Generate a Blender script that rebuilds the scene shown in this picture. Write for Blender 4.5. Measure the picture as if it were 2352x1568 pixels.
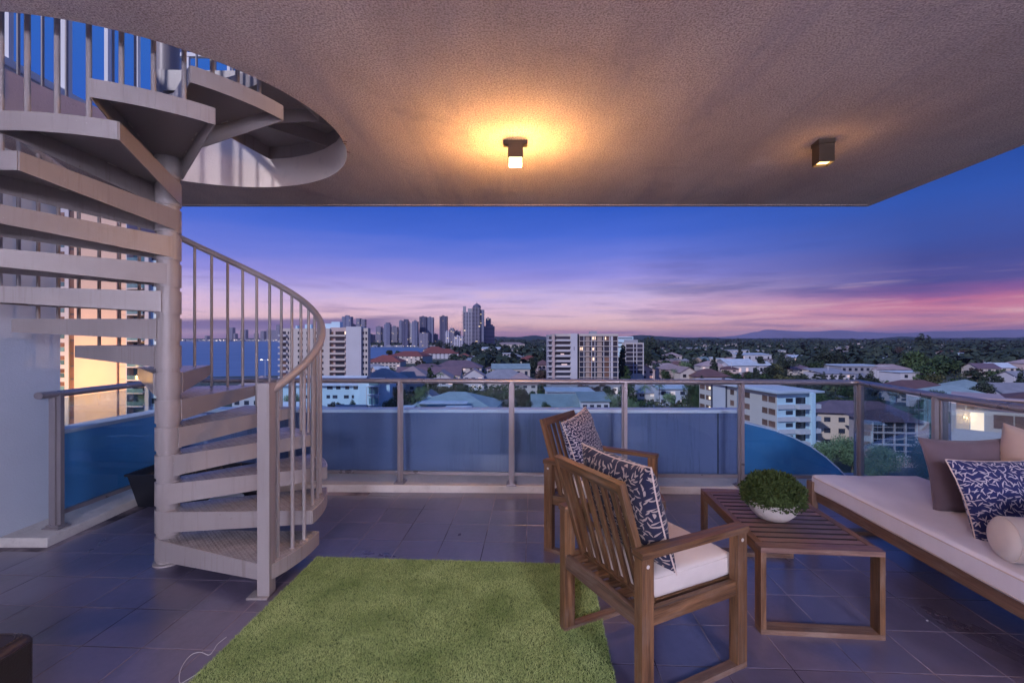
import bpy, bmesh, math, random
from mathutils import Vector, Matrix, noise as mnoise
import numpy as np

R = math.radians
random.seed(7)
for o in list(bpy.data.objects):
    bpy.data.objects.remove(o)
scn = bpy.context.scene
COL = scn.collection

# ------------------------------------------------------------------ camera
# reference frame: D pixels of a 2352x1568 picture; focal 1046, horizon y 777, eye 1.5 m above the terrace
F, CX, HY, EYE = 1046.0, 1176.0, 777.0, 1.5
cam = bpy.data.cameras.new("camera")
cam.sensor_width = 36.0
cam.lens = 36.0 * F / 2352.0
cam.shift_y = -(784.0 - HY) / 2352.0
cam.clip_start = 0.05
cam.clip_end = 40000
camo = bpy.data.objects.new("camera", cam)
COL.objects.link(camo)
camo.location = (0, 0, EYE)
camo.rotation_euler = (R(90), 0, 0)
scn.camera = camo

# ------------------------------------------------------------------ colour helpers
def lin(r, g, b):
    def f(c):
        c /= 255.0
        return c / 12.92 if c <= 0.04045 else ((c + 0.055) / 1.055) ** 2.4
    return (f(r), f(g), f(b), 1.0)

class NT:
    """small node helper"""
    def __init__(s, tree):
        s.t = tree; s.n = tree.nodes; s.l = tree.links
    def node(s, typ, **kw):
        n = s.n.new(typ)
        for k, v in kw.items():
            setattr(n, k, v)
        return n
    def link(s, a, b):
        s.l.new(a, b)
    def put(s, sock, v):
        if isinstance(v, bpy.types.NodeSocket):
            s.l.new(v, sock)
        else:
            sock.default_value = v
    def math(s, op, a, b=None, c=None, clamp=False):
        n = s.node('ShaderNodeMath', operation=op, use_clamp=clamp)
        s.put(n.inputs[0], a)
        if b is not None: s.put(n.inputs[1], b)
        if c is not None: s.put(n.inputs[2], c)
        return n.outputs[0]
    def mix(s, fac, a, b, blend='MIX'):
        n = s.node('ShaderNodeMix', data_type='RGBA', blend_type=blend)
        s.put(n.inputs[0], fac); s.put(n.inputs[6], a); s.put(n.inputs[7], b)
        return n.outputs[2]
    def ramp(s, fac, stops, interp='LINEAR'):
        n = s.node('ShaderNodeValToRGB')
        n.color_ramp.interpolation = interp
        el = n.color_ramp.elements
        el[0].position, el[0].color = stops[0][0], stops[0][1]
        el[1].position, el[1].color = stops[-1][0], stops[-1][1]
        for p, c in stops[1:-1]:
            e = el.new(p); e.color = c
        s.put(n.inputs[0], fac)
        return n.outputs[0]
    def noise(s, vec, scale, detail=3, rough=0.5, dim='3D', dist=0.0):
        n = s.node('ShaderNodeTexNoise', noise_dimensions=dim)
        s.put(n.inputs['Vector'], vec)
        n.inputs['Scale'].default_value = scale
        n.inputs['Detail'].default_value = detail
        n.inputs['Roughness'].default_value = rough
        n.inputs['Distortion'].default_value = dist
        return n.outputs[0]
    def mapping(s, vec, scale=(1, 1, 1), loc=(0, 0, 0), rot=(0, 0, 0)):
        n = s.node('ShaderNodeMapping')
        s.put(n.inputs[0], vec)
        n.inputs['Location'].default_value = loc
        n.inputs['Rotation'].default_value = rot
        n.inputs['Scale'].default_value = scale
        return n.outputs[0]
    def mrange(s, v, a, b, c=0.0, d=1.0):
        n = s.node('ShaderNodeMapRange')
        s.put(n.inputs[0], v)
        for i, x in enumerate((a, b, c, d)):
            n.inputs[i + 1].default_value = x
        return n.outputs[0]

def W(v):
    return (v, v, v, 1.0)

# ------------------------------------------------------------------ world: dusk sky
world = bpy.data.worlds.new("World")
scn.world = world
world.use_nodes = True
wt = NT(world.node_tree)
for n in list(wt.n): wt.n.remove(n)
tc = wt.node('ShaderNodeTexCoord')
sep = wt.node('ShaderNodeSeparateXYZ'); wt.link(tc.outputs['Generated'], sep.inputs[0])
sx, sy, sz = sep.outputs
elev = wt.math('MULTIPLY', wt.math('ARCSINE', sz), 57.29578)
azim = wt.math('MULTIPLY', wt.math('ARCTAN2', sx, sy), 57.29578)          # 0 straight ahead, + to the right
cmb = wt.node('ShaderNodeCombineXYZ')
wt.put(cmb.inputs[0], wt.math('MULTIPLY', azim, 0.045))
wt.put(cmb.inputs[1], wt.math('ADD', wt.math('MULTIPLY', elev, 0.33), wt.math('MULTIPLY', azim, -0.012)))
skyv = cmb.outputs[0]
warp = wt.noise(skyv, 1.1, 5, 0.55)
wv = wt.math('SUBTRACT', warp, 0.5)
e2 = wt.math('ADD', elev, wt.math('MULTIPLY', wv, 3.2))
def E(d): return max(0.0, min(1.0, (d + 4.0) / 94.0))
def sky_ramp(stops):
    return wt.ramp(wt.mrange(e2, -4, 90), [(E(d), lin(*c)) for d, c in stops])
center = sky_ramp([(-4, (92, 78, 118)), (0.0, (214, 142, 150)), (0.9, (255, 192, 180)), (1.9, (255, 208, 206)), (3.3, (238, 200, 222)),
                   (5.3, (204, 184, 232)), (7.5, (152, 146, 226)), (10, (108, 124, 220)), (12.5, (72, 106, 212)),
                   (16, (42, 88, 194)), (25, (44, 96, 188)), (35, (52, 106, 190)), (60, (58, 112, 196)), (90, (60, 115, 198))])
right = sky_ramp([(-4, (92, 72, 110)), (0.0, (176, 112, 140)), (1.0, (222, 142, 146)), (2.0, (222, 142, 160)), (3.2, (206, 118, 150)),
                  (4.3, (150, 92, 152)), (5.5, (92, 82, 150)), (7.5, (62, 76, 152)), (10, (56, 84, 168)), (13, (44, 84, 174)),
                  (17, (30, 72, 158)), (25, (30, 78, 168)), (35, (44, 94, 180)), (60, (58, 112, 196)), (90, (60, 115, 198))])
rf = wt.mrange(azim, 14, 42)
rf2 = wt.math('MULTIPLY', rf, wt.mrange(azim, 150, 90))
sky = wt.mix(rf2, center, right)
# streaky dark cloud at low elevation
cv = wt.node('ShaderNodeCombineXYZ')
wt.put(cv.inputs[0], wt.math('MULTIPLY', azim, 0.06))
wt.put(cv.inputs[1], wt.math('MULTIPLY', elev, 0.75))
cn = wt.noise(cv.outputs[0], 1.35, 6, 0.6, dist=0.4)
low = wt.mrange(elev, 9.0, 1.0)
streak = wt.math('MULTIPLY', wt.mrange(cn, 0.50, 0.66), low)
sky = wt.mix(wt.math('MULTIPLY', streak, 0.62), sky, lin(112, 92, 150))
pinks = wt.math('MULTIPLY', wt.mrange(cn, 0.47, 0.30), wt.math('MULTIPLY', wt.mrange(elev, 7.5, 1.5), 0.75))
sky = wt.mix(pinks, sky, lin(255, 210, 208))
# bank of cloud low over the sea on the left, orange strip below it
bank_top = wt.math('ADD', wt.mrange(azim, -38, -14, 2.1, 2.9), wt.math('MULTIPLY', wv, 1.3))
bk = wt.math('MULTIPLY', wt.mrange(wt.math('SUBTRACT', bank_top, elev), 0.0, 0.45), wt.mrange(elev, 0.55, 1.1))
bk = wt.math('MULTIPLY', bk, wt.mrange(azim, -9, -17))
bk = wt.math('MULTIPLY', bk, wt.mrange(azim, -120, -80))
sky = wt.mix(wt.math('MULTIPLY', bk, 0.85), sky, lin(112, 92, 142))
# a larger dark veil high on the right
vn = wt.noise(wt.mapping(cv.outputs[0], (0.7, 0.42, 1), (3.1, 0.4, 0)), 1.2, 5, 0.6)
veil = wt.math('MULTIPLY', wt.mrange(vn, 0.46, 0.62), wt.math('MULTIPLY', wt.mrange(azim, 5, 22), wt.mrange(elev, 13, 5)))
veil = wt.math('MULTIPLY', veil, wt.mrange(elev, 2.8, 5.0))
sky = wt.mix(wt.math('MULTIPLY', veil, 0.55), sky, lin(58, 68, 140))
bg = wt.node('ShaderNodeBackground'); wt.put(bg.inputs[0], sky); bg.inputs[1].default_value = 0.83
wo = wt.node('ShaderNodeOutputWorld'); wt.link(bg.outputs[0], wo.inputs[0])

# ------------------------------------------------------------------ sun: last cool glow from behind left
sun = bpy.data.lights.new("sun", 'SUN')
sun.energy = 2.1
sun.angle = R(0.8)
sun.color = (0.92, 0.87, 1.0)
suno = bpy.data.objects.new("sun", sun); COL.objects.link(suno)
sdir = Vector((math.sin(R(38)) * math.cos(R(33)), math.cos(R(38)) * math.cos(R(33)), -math.sin(R(33))))
suno.rotation_euler = sdir.to_track_quat('-Z', 'Y').to_euler()

scn.view_settings.view_transform = 'Standard'
scn.view_settings.look = 'None'
scn.view_settings.exposure = 0.28
scn.view_settings.gamma = 1.0
scn.view_settings.use_curve_mapping = False
scn.cycles.transparent_max_bounces = 16

# ------------------------------------------------------------------ tagging
def tag(o, label=None, cat=None, group=None, kind=None):
    if label: o['label'] = label
    if cat: o['category'] = cat
    if group: o['group'] = group
    if kind: o['kind'] = kind
    return o
def thing(name, label, cat, loc=(0, 0, 0), rz=0.0, group=None):
    o = bpy.data.objects.new(name, None)
    o.empty_display_size = 0.2
    COL.objects.link(o)
    o.location = loc; o.rotation_euler = (0, 0, rz)
    return tag(o, label, cat, group)
def place(name, data, parent=None, loc=(0, 0, 0), rot=(0, 0, 0), scale=(1, 1, 1)):
    o = bpy.data.objects.new(name, data)
    COL.objects.link(o)
    if parent is not None: o.parent = parent
    o.location = loc; o.rotation_euler = rot; o.scale = scale
    return o
def copy_tree(o, parent=None):
    c = o.copy(); COL.objects.link(c)
    if parent is not None: c.parent = parent
    for ch in list(o.children): copy_tree(ch, c)
    return c

# ------------------------------------------------------------------ mesh builder
class MB:
    def __init__(s):
        s.v = []; s.f = []; s.uv = []; s.m = []; s.sm = []
    def quad(s, pts, uvs=None, mi=0, smooth=False):
        i = len(s.v); s.v += [tuple(p) for p in pts]
        s.f.append(tuple(range(i, i + len(pts))))
        s.uv.append(uvs if uvs else [(p[0], p[1]) for p in pts]); s.m.append(mi); s.sm.append(smooth)
    def mesh(s, verts, faces, uvs=None, mi=0, smooth=False):
        i = len(s.v); s.v += [tuple(p) for p in verts]
        for k, f in enumerate(faces):
            s.f.append(tuple(i + j for j in f))
            s.uv.append(uvs[k] if uvs else [(verts[j][0], verts[j][1]) for j in f]); s.m.append(mi); s.sm.append(smooth)
    def obox(s, c, ax, ay, az, mi=0):
        """box from centre and three full-length axis vectors"""
        c = Vector(c); A = [Vector(ax), Vector(ay), Vector(az)]
        L = [a.length for a in A]
        lo = L.index(max(L)); off = random.random() * 7
        for d in range(3):
            o1, o2 = [k for k in range(3) if k != d]
            for sg in (1, -1):
                pts, uvs = [], []
                seq = [(-1, -1), (1, -1), (1, 1), (-1, 1)]
                nrm = A[o1].cross(A[o2]).dot(A[d]) * sg
                if nrm < 0: seq = seq[::-1]
                for a, b in seq:
                    pts.append(c + A[d] * 0.5 * sg + A[o1] * 0.5 * a + A[o2] * 0.5 * b)
                    co = {d: 0.0, o1: a * 0.5 * L[o1], o2: b * 0.5 * L[o2]}
                    if d == lo: uvs.append((co[o1] * 0.2 + off, co[o2] + off))
                    else:
                        ot = [k for k in (o1, o2) if k != lo][0]
                        uvs.append((co[lo] + off, co[ot] + off * 1.7 + d * 0.3))
                s.quad(pts, uvs, mi)
        return s
    def box(s, x0, x1, y0, y1, z0, z1, mi=0):
        return s.obox(((x0 + x1) / 2, (y0 + y1) / 2, (z0 + z1) / 2), (x1 - x0, 0, 0), (0, y1 - y0, 0), (0, 0, z1 - z0), mi)
    def bar(s, a, b, w, t, up=(0, 0, 1), mi=0):
        """bar from a to b; w across (perp to up), t along up"""
        a, b = Vector(a), Vector(b); d = b - a
        side = d.cross(Vector(up)).normalized(); u = side.cross(d).normalized()
        return s.obox((a + b) / 2, d, side * w, u * t, mi)
    def tube(s, pts, r, n=10, caps=True, mi=0, closed=False, smooth=True, rs=None):
        pts = [Vector(p) for p in pts]; m = len(pts); ring = []
        prev = None
        for i, p in enumerate(pts):
            a = pts[i - 1] if (i > 0 or closed) else p
            b = pts[(i + 1) % m] if (i < m - 1 or closed) else p
            d = (b - a).normalized()
            if prev is None:
                ref = Vector((0, 0, 1)) if abs(d.z) < 0.9 else Vector((1, 0, 0))
                u = d.cross(ref).normalized()
            else:
                u = (prev - d * prev.dot(d)).normalized()
            prev = u; w = d.cross(u); rr = rs[i] if rs else r
            ring.append([p + (u * math.cos(2 * math.pi * k / n) + w * math.sin(2 * math.pi * k / n)) * rr for k in range(n)])
        V = [q for rg in ring for q in rg]; Fc = []
        for i in range(m if closed else m - 1):
            j = (i + 1) % m
            for k in range(n):
                k2 = (k + 1) % n
                Fc.append((i * n + k, i * n + k2, j * n + k2, j * n + k))
        s.mesh(V, Fc, mi=mi, smooth=smooth)
        if caps and not closed:
            s.mesh(ring[0], [tuple(range(n))[::-1]], mi=mi); s.mesh(ring[-1], [tuple(range(n))], mi=mi)
        return s
    def lathe(s, prof, c=(0, 0, 0), n=32, mi=0, smooth=True):
        V = []; Fc = []
        for (r, z) in prof:
            for k in range(n):
                a = 2 * math.pi * k / n
                V.append((c[0] + r * math.cos(a), c[1] + r * math.sin(a), c[2] + z))
        for i in range(len(prof) - 1):
            for k in range(n):
                k2 = (k + 1) % n
                Fc.append((i * n + k, i * n + k2, (i + 1) * n + k2, (i + 1) * n + k))
        s.mesh(V, Fc, mi=mi, smooth=smooth); return s
    def prism(s, poly, z0, z1, mi=0):
        """vertical prism from a CCW polygon; z0/z1 may be lists"""
        n = len(poly)
        a = z0 if isinstance(z0, (list, tuple)) else [z0] * n
        b = z1 if isinstance(z1, (list, tuple)) else [z1] * n
        V = [(p[0], p[1], a[i]) for i, p in enumerate(poly)] + [(p[0], p[1], b[i]) for i, p in enumerate(poly)]
        Fc = [tuple(range(n))[::-1], tuple(range(n, 2 * n))] + [(i, (i + 1) % n, n + (i + 1) % n, n + i) for i in range(n)]
        s.mesh(V, Fc, mi=mi); return s
    def data(s, name, mats):
        me = bpy.data.meshes.new(name)
        me.from_pydata(s.v, [], s.f)
        uvl = me.uv_layers.new(name='UVMap')
        flat = [c for f in s.uv for p in f for c in p]
        uvl.data.foreach_set('uv', flat)
        me.polygons.foreach_set('use_smooth', s.sm)
        mats = mats if isinstance(mats, (list, tuple)) else [mats]
        for m in mats: me.materials.append(m)
        me.polygons.foreach_set('material_index', s.m)
        me.update()
        return me
    def build(s, name, mats, parent=None, bevel=0.0, seg=2, loc=(0, 0, 0)):
        o = place(name, s.data(name, mats), parent, loc)
        if bevel:
            md = o.modifiers.new('bevel', 'BEVEL'); md.width = bevel; md.segments = seg
            md.limit_method = 'ANGLE'; md.angle_limit = R(40)
        return o

# ------------------------------------------------------------------ materials
def new_mat(name):
    m = bpy.data.materials.new(name); m.use_nodes = True
    t = NT(m.node_tree)
    for n in list(t.n): t.n.remove(n)
    b = t.node('ShaderNodeBsdfPrincipled'); o = t.node('ShaderNodeOutputMaterial')
    t.link(b.outputs[0], o.inputs[0])
    return m, t, b, o
def col(c): return tuple(c) + (1.0,) if len(c) == 3 else c
def paint(name, c, rough=0.5, var=0.12, vscale=2.0, bump=0.0, bscale=80.0, metal=0.0, spec=0.5, coord='Object', dirt=0.0, objvar=0.0, detail=4, bdist=0.02):
    m, t, b, o = new_mat(name)
    tcn = t.node('ShaderNodeTexCoord'); v = tcn.outputs[coord]
    n1 = t.noise(v, vscale, detail, 0.6)
    base = t.mix(t.mrange(n1, 0.3, 0.7), tuple(x * (1 - var) for x in c[:3]) + (1,), tuple(min(1, x * (1 + var)) for x in c[:3]) + (1,))
    if dirt:
        n2 = t.noise(v, vscale * 4.3, 6, 0.7)
        base = t.mix(t.math('MULTIPLY', t.mrange(n2, 0.55, 0.75), dirt), base, tuple(x * 0.45 for x in c[:3]) + (1,))
    if objvar:
        oi = t.node('ShaderNodeObjectInfo')
        f = t.mrange(oi.outputs['Random'], 0, 1, 1 - objvar, 1 + objvar)
        sc = t.node('ShaderNodeVectorMath', operation='SCALE'); t.put(sc.inputs[0], base); t.put(sc.inputs[3], f)
        base = sc.outputs[0]
    t.put(b.inputs['Base Color'], base)
    t.put(b.inputs['Roughness'], t.mrange(n1, 0.3, 0.7, rough - 0.06, min(1, rough + 0.08)))
    b.inputs['Metallic'].default_value = metal
    b.inputs['Specular IOR Level'].default_value = spec
    if bump:
        bn = t.node('ShaderNodeBump'); bn.inputs['Strength'].default_value = bump; bn.inputs['Distance'].default_value = bdist
        t.put(bn.inputs['Height'], t.noise(v, bscale, 4, 0.6)); t.link(bn.outputs[0], b.inputs['Normal'])
    return m
def emit_mat(name, c, s):
    m, t, b, o = new_mat(name)
    b.inputs['Base Color'].default_value = (0.8, 0.8, 0.8, 1)
    b.inputs['Emission Color'].default_value = c; b.inputs['Emission Strength'].default_value = s
    return m
def wood(name, dark, light, grey=0.0, rough=0.5):
    m, t, b, o = new_mat(name)
    tcn = t.node('ShaderNodeTexCoord'); v = tcn.outputs['UV']
    oi = t.node('ShaderNodeObjectInfo')
    v1 = t.mapping(v, (2.2, 46, 1))
    n1 = t.noise(v1, 1.0, 6, 0.65, dist=0.5)
    n2 = t.noise(t.mapping(v, (9, 220, 1)), 1.0, 3, 0.6)
    f = t.math('ADD', t.math('MULTIPLY', n1, 0.75), t.math('MULTIPLY', n2, 0.3))
    c1 = t.mix(t.mrange(f, 0.38, 0.66), dark, light)
    if grey:
        n3 = t.noise(t.mapping(v, (3, 12, 1)), 1.6, 5, 0.7)
        c1 = t.mix(t.math('MULTIPLY', t.mrange(n3, 0.5, 0.68), grey), c1, (0.24, 0.185, 0.15, 1))
    sc = t.node('ShaderNodeVectorMath', operation='SCALE'); t.put(sc.inputs[0], c1)
    t.put(sc.inputs[3], t.mrange(oi.outputs['Random'], 0, 1, 0.82, 1.18))
    t.put(b.inputs['Base Color'], sc.outputs[0])
    t.put(b.inputs['Roughness'], t.mrange(n1, 0.3, 0.7, rough - 0.1, rough + 0.15))
    bn = t.node('ShaderNodeBump'); bn.inputs['Strength'].default_value = 0.35; bn.inputs['Distance'].default_value = 0.003
    t.put(bn.inputs['Height'], f); t.link(bn.outputs[0], b.inputs['Normal'])
    return m
def fabric(name, c, var=0.06, rough=0.9, weave=900, sheen=0.2):
    m, t, b, o = new_mat(name)
    tcn = t.node('ShaderNodeTexCoord'); v = tcn.outputs['Object']
    n1 = t.noise(v, 5.0, 4, 0.6)
    t.put(b.inputs['Base Color'], t.mix(t.mrange(n1, 0.3, 0.7), tuple(x * (1 - var) for x in c[:3]) + (1,), tuple(x * (1 + var) for x in c[:3]) + (1,)))
    b.inputs['Roughness'].default_value = rough
    b.inputs['Sheen Weight'].default_value = sheen
    bn = t.node('ShaderNodeBump'); bn.inputs['Strength'].default_value = 0.3; bn.inputs['Distance'].default_value = 0.004
    h = t.math('ADD', t.math('MULTIPLY', t.noise(v, weave, 1, 0.5), 0.2), t.noise(v, 14, 4, 0.6))
    t.put(bn.inputs['Height'], h); t.link(bn.outputs[0], b.inputs['Normal'])
    return m
def leaf_fabric(name, base, leafc, scale, lw=0.40, lt=0.13):
    """cloth printed with scattered leaf shapes"""
    m, t, b, o = new_mat(name)
    tcn = t.node('ShaderNodeTexCoord')
    uv = t.mapping(tcn.outputs['UV'], (scale, scale, 1))
    facs = []
    for k, off in enumerate(((0, 0, 0), (3.7, 1.9, 0), (7.3, 5.1, 0))):
        p = t.mapping(uv, (1, 1, 1), off)
        vo = t.node('ShaderNodeTexVoronoi', voronoi_dimensions='2D', feature='F1')
        t.put(vo.inputs['Vector'], p); vo.inputs['Scale'].default_value = 1.0
        vo.inputs['Randomness'].default_value = 0.75
        d = t.node('ShaderNodeVectorMath', operation='SUBTRACT'); t.put(d.inputs[0], p); t.put(d.inputs[1], vo.outputs['Position'])
        cs = t.node('ShaderNodeSeparateXYZ'); t.put(cs.inputs[0], vo.outputs['Color'])
        ang = t.math('MULTIPLY', cs.outputs[0], 6.283)
        dd = t.node('ShaderNodeSeparateXYZ'); t.put(dd.inputs[0], d.outputs[0])
        ca, sa = t.math('COSINE', ang), t.math('SINE', ang)
        u = t.math('ADD', t.math('MULTIPLY', dd.outputs[0], ca), t.math('MULTIPLY', dd.outputs[1], sa))
        w = t.math('SUBTRACT', t.math('MULTIPLY', dd.outputs[1], ca), t.math('MULTIPLY', dd.outputs[0], sa))
        # curved lens: |w - bend*u^2| < lt*(1-(u/lw)^2)
        w2 = t.math('SUBTRACT', w, t.math('MULTIPLY', t.math('MULTIPLY', u, u), t.mrange(cs.outputs[1], 0, 1, -0.6, 0.6)))
        lim = t.math('MULTIPLY', t.math('SUBTRACT', 1.0, t.math('POWER', t.math('DIVIDE', t.math('ABSOLUTE', u), lw), 2.0)), lt)
        facs.append(t.mrange(t.math('SUBTRACT', lim, t.math('ABSOLUTE', w2)), 0.0, 0.015))
    f = t.math('MAXIMUM', t.math('MAXIMUM', facs[0], facs[1]), facs[2])
    t.put(b.inputs['Base Color'], t.mix(f, base, leafc))
    b.inputs['Roughness'].default_value = 0.88
    b.inputs['Sheen Weight'].default_value = 0.15
    bn = t.node('ShaderNodeBump'); bn.inputs['Strength'].default_value = 0.3; bn.inputs['Distance'].default_value = 0.004
    t.put(bn.inputs['Height'], t.noise(tcn.outputs['Object'], 16, 4, 0.6)); t.link(bn.outputs[0], b.inputs['Normal'])
    return m
def foliage(name, c1, c2, objvar=0.25, hue=0.0, scale=0.35):
    m, t, b, o = new_mat(name)
    g = t.node('ShaderNodeNewGeometry'); oi = t.node('ShaderNodeObjectInfo')
    n1 = t.noise(g.outputs['Position'], scale, 3, 0.6)
    rnd = g.outputs['Random Per Island']
    f = t.math('ADD', t.math('MULTIPLY', t.mrange(n1, 0.3, 0.7), 0.5), t.math('MULTIPLY', rnd, 0.5))
    c = t.mix(f, c1, c2)
    sc = t.node('ShaderNodeVectorMath', operation='SCALE'); t.put(sc.inputs[0], c)
    t.put(sc.inputs[3], t.mrange(oi.outputs['Random'], 0, 1, 1 - objvar, 1 + objvar))
    t.put(b.inputs['Base Color'], sc.outputs[0])
    b.inputs['Roughness'].default_value = 0.65
    b.inputs['Specular IOR Level'].default_value = 0.25
    return m
def glass(name, tint, refl=0.9, rough=0.0, dirt=0.0):
    m, t, b, o = new_mat(name)
    t.n.remove(b)
    tr = t.node('ShaderNodeBsdfTransparent'); tr.inputs[0].default_value = tint
    gl = t.node('ShaderNodeBsdfGlossy'); gl.inputs['Roughness'].default_value = rough; gl.inputs[0].default_value = (refl, refl, refl, 1)
    fr = t.node('ShaderNodeFresnel'); fr.inputs[0].default_value = 1.45
    mx = t.node('ShaderNodeMixShader'); t.put(mx.inputs[0], t.math('MULTIPLY', fr.outputs[0], 0.55)); t.link(tr.outputs[0], mx.inputs[1]); t.link(gl.outputs[0], mx.inputs[2])
    last = mx.outputs[0]
    if dirt:
        df = t.node('ShaderNodeBsdfDiffuse'); df.inputs[0].default_value = (0.5, 0.5, 0.55, 1)
        tcn = t.node('ShaderNodeTexCoord')
        nz = t.noise(t.mapping(tcn.outputs['Object'], (3, 3, 0.7)), 2.0, 5, 0.65)
        m2 = t.node('ShaderNodeMixShader'); t.put(m2.inputs[0], t.math('MULTIPLY', t.mrange(nz, 0.4, 0.75), dirt))
        t.link(last, m2.inputs[1]); t.link(df.outputs[0], m2.inputs[2]); last = m2.outputs[0]
    t.link(last, o.inputs[0])
    return m
def facade(name, wall, glassc, cw, ch, fw=0.6, fh=0.55, lit=0.02, band=None, strip=0):
    """far tower skin: grid of windows too small to build"""
    m, t, b, o = new_mat(name)
    tcn = t.node('ShaderNodeTexCoord'); g = t.node('ShaderNodeNewGeometry')
    sp = t.node('ShaderNodeSeparateXYZ'); t.put(sp.inputs[0], tcn.outputs['Object'])
    sn = t.node('ShaderNodeSeparateXYZ'); t.put(sn.inputs[0], tcn.outputs['Normal'])
    ay = t.math('GREATER_THAN', t.math('ABSOLUTE', sn.outputs[0]), 0.6)
    u = t.math('ADD', t.math('MULTIPLY', sp.outputs[1], ay), t.math('MULTIPLY', sp.outputs[0], t.math('SUBTRACT', 1.0, ay)))
    us = t.math('DIVIDE', t.math('ADD', u, 500.0), cw); vs = t.math('DIVIDE', sp.outputs[2], ch)
    fu, fv = t.math('FRACT', us), t.math('FRACT', vs)
    win = t.math('MULTIPLY', t.math('LESS_THAN', t.math('ABSOLUTE', t.math('SUBTRACT', fu, 0.5)), fw / 2),
                 t.math('LESS_THAN', t.math('ABSOLUTE', t.math('SUBTRACT', fv, 0.5)), fh / 2))
    flat = t.math('LESS_THAN', t.math('ABSOLUTE', sn.outputs[2]), 0.5)
    win = t.math('MULTIPLY', win, flat)
    cc = t.node('ShaderNodeCombineXYZ'); t.put(cc.inputs[0], t.math('FLOOR', us)); t.put(cc.inputs[1], t.math('FLOOR', vs))
    wn = t.node('ShaderNodeTexWhiteNoise'); t.put(wn.inputs[0], cc.outputs[0])
    if strip:
        st = t.math('LESS_THAN', t.math('FRACT', t.math('DIVIDE', t.math('ADD', u, 500.0), strip)), 0.4)
        win = t.math('MAXIMUM', t.math('MULTIPLY', win, t.math('SUBTRACT', 1.0, st)), t.math('MULTIPLY', t.math('MULTIPLY', st, flat), 0.0))
    wv_ = t.mix(wn.outputs[0], tuple(x * 0.6 for x in glassc[:3]) + (1,), tuple(min(1, x * 1.6) for x in glassc[:3]) + (1,))
    wall2 = t.mix(t.noise(tcn.outputs['Object'], 0.05, 3, 0.6), tuple(x * 0.8 for x in wall[:3]) + (1,), tuple(x * 1.15 for x in wall[:3]) + (1,))
    t.put(b.inputs['Base Color'], t.mix(win, wall2, wv_))
    t.put(b.inputs['Roughness'], t.mrange(win, 0, 1, 0.8, 0.25))
    if lit:
        on = t.math('MULTIPLY', win, t.math('GREATER_THAN', wn.outputs[0], 1 - lit))
        b.inputs['Emission Color'].default_value = (1.0, 0.72, 0.4, 1)
        t.put(b.inputs['Emission Strength'], t.math('MULTIPLY', on, 0.9))
    return m

M = {}
def steel_mat():
    m, t, b, o = new_mat('stair_paint')
    tcn = t.node('ShaderNodeTexCoord'); v = tcn.outputs['Object']
    big = t.noise(v, 1.6, 4, 0.6); drip = t.noise(t.mapping(v, (38, 38, 2.2)), 1.0, 5, 0.65); fleck = t.noise(v, 42, 4, 0.7)
    c = t.mix(t.mrange(big, 0.35, 0.65), (0.285, 0.248, 0.235, 1), (0.335, 0.295, 0.28, 1))
    c = t.mix(t.math('MULTIPLY', t.math('MULTIPLY', t.mrange(drip, 0.52, 0.70), t.mrange(big, 0.40, 0.6)), 0.45), c, (0.17, 0.125, 0.10, 1))
    c = t.mix(t.mrange(fleck, 0.70, 0.74), c, (0.15, 0.075, 0.045, 1))
    c = t.mix(t.math('MULTIPLY', t.mrange(fleck, 0.31, 0.27), 0.6), c, (0.55, 0.50, 0.46, 1))
    t.put(b.inputs['Base Color'], c); t.put(b.inputs['Roughness'], t.mrange(big, 0.3, 0.7, 0.34, 0.5))
    bn = t.node('ShaderNodeBump'); bn.inputs['Strength'].default_value = 0.15; bn.inputs['Distance'].default_value = 0.004
    t.put(bn.inputs['Height'], t.noise(v, 45, 4, 0.6)); t.link(bn.outputs[0], b.inputs['Normal'])
    return m
M['steel'] = steel_mat()
M['alu'] = paint('powdercoat', (0.33, 0.295, 0.305), 0.32, 0.05, 4, metal=0.5, spec=0.5)
M['bronze'] = paint('bronze_lamp', (0.085, 0.060, 0.042), 0.4, 0.08, 8, metal=0.5)
M['stucco'] = paint('stucco', (0.55, 0.60, 0.66), 0.85, 0.05, 1.5, 0.35, 75, dirt=0.03, bdist=0.008)
M['kerb'] = paint('kerb_render', (0.62, 0.58, 0.53), 0.85, 0.10, 3.0, 0.4, 40, dirt=0.35)
M['parapet_blue'] = paint('blue_parapet_render', (0.095, 0.125, 0.27), 0.55, 0.22, 0.9, 0.15, 30, dirt=0.18)
M['coping'] = paint('coping', (0.80, 0.76, 0.82), 0.6, 0.05, 2)
M['white'] = paint('white_paint', (0.72, 0.72, 0.72), 0.6, 0.05, 1.0, dirt=0.05)
M['wood'] = wood('teak', (0.045, 0.020, 0.009, 1), (0.24, 0.115, 0.048, 1), grey=0.30)
M['wood_top'] = wood('table_teak', (0.085, 0.042, 0.030, 1), (0.25, 0.14, 0.105, 1), grey=0.5, rough=0.42)
M['gap_shade'] = paint('slat_gap_shade', (0.018, 0.010, 0.008), 0.8)  # table slat sides: shade of the gaps put into the colour
M['wood_grey'] = wood('weathered_teak', (0.085, 0.045, 0.028, 1), (0.22, 0.125, 0.08, 1), grey=0.6, rough=0.6)
M['cream'] = fabric('cream_cloth', (0.62, 0.54, 0.48))
M['offwhite'] = fabric('offwhite_cloth', (0.70, 0.65, 0.68))
M['blush'] = fabric('blush_cloth', (0.56, 0.43, 0.36))
M['brown_cloth'] = fabric('brown_cloth', (0.135, 0.095, 0.115), 0.1)
M['leaf_navy'] = leaf_fabric('navy_leaf_print', (0.007, 0.008, 0.035, 1), (0.36, 0.28, 0.24, 1), 27.0, 0.42, 0.10)
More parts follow.
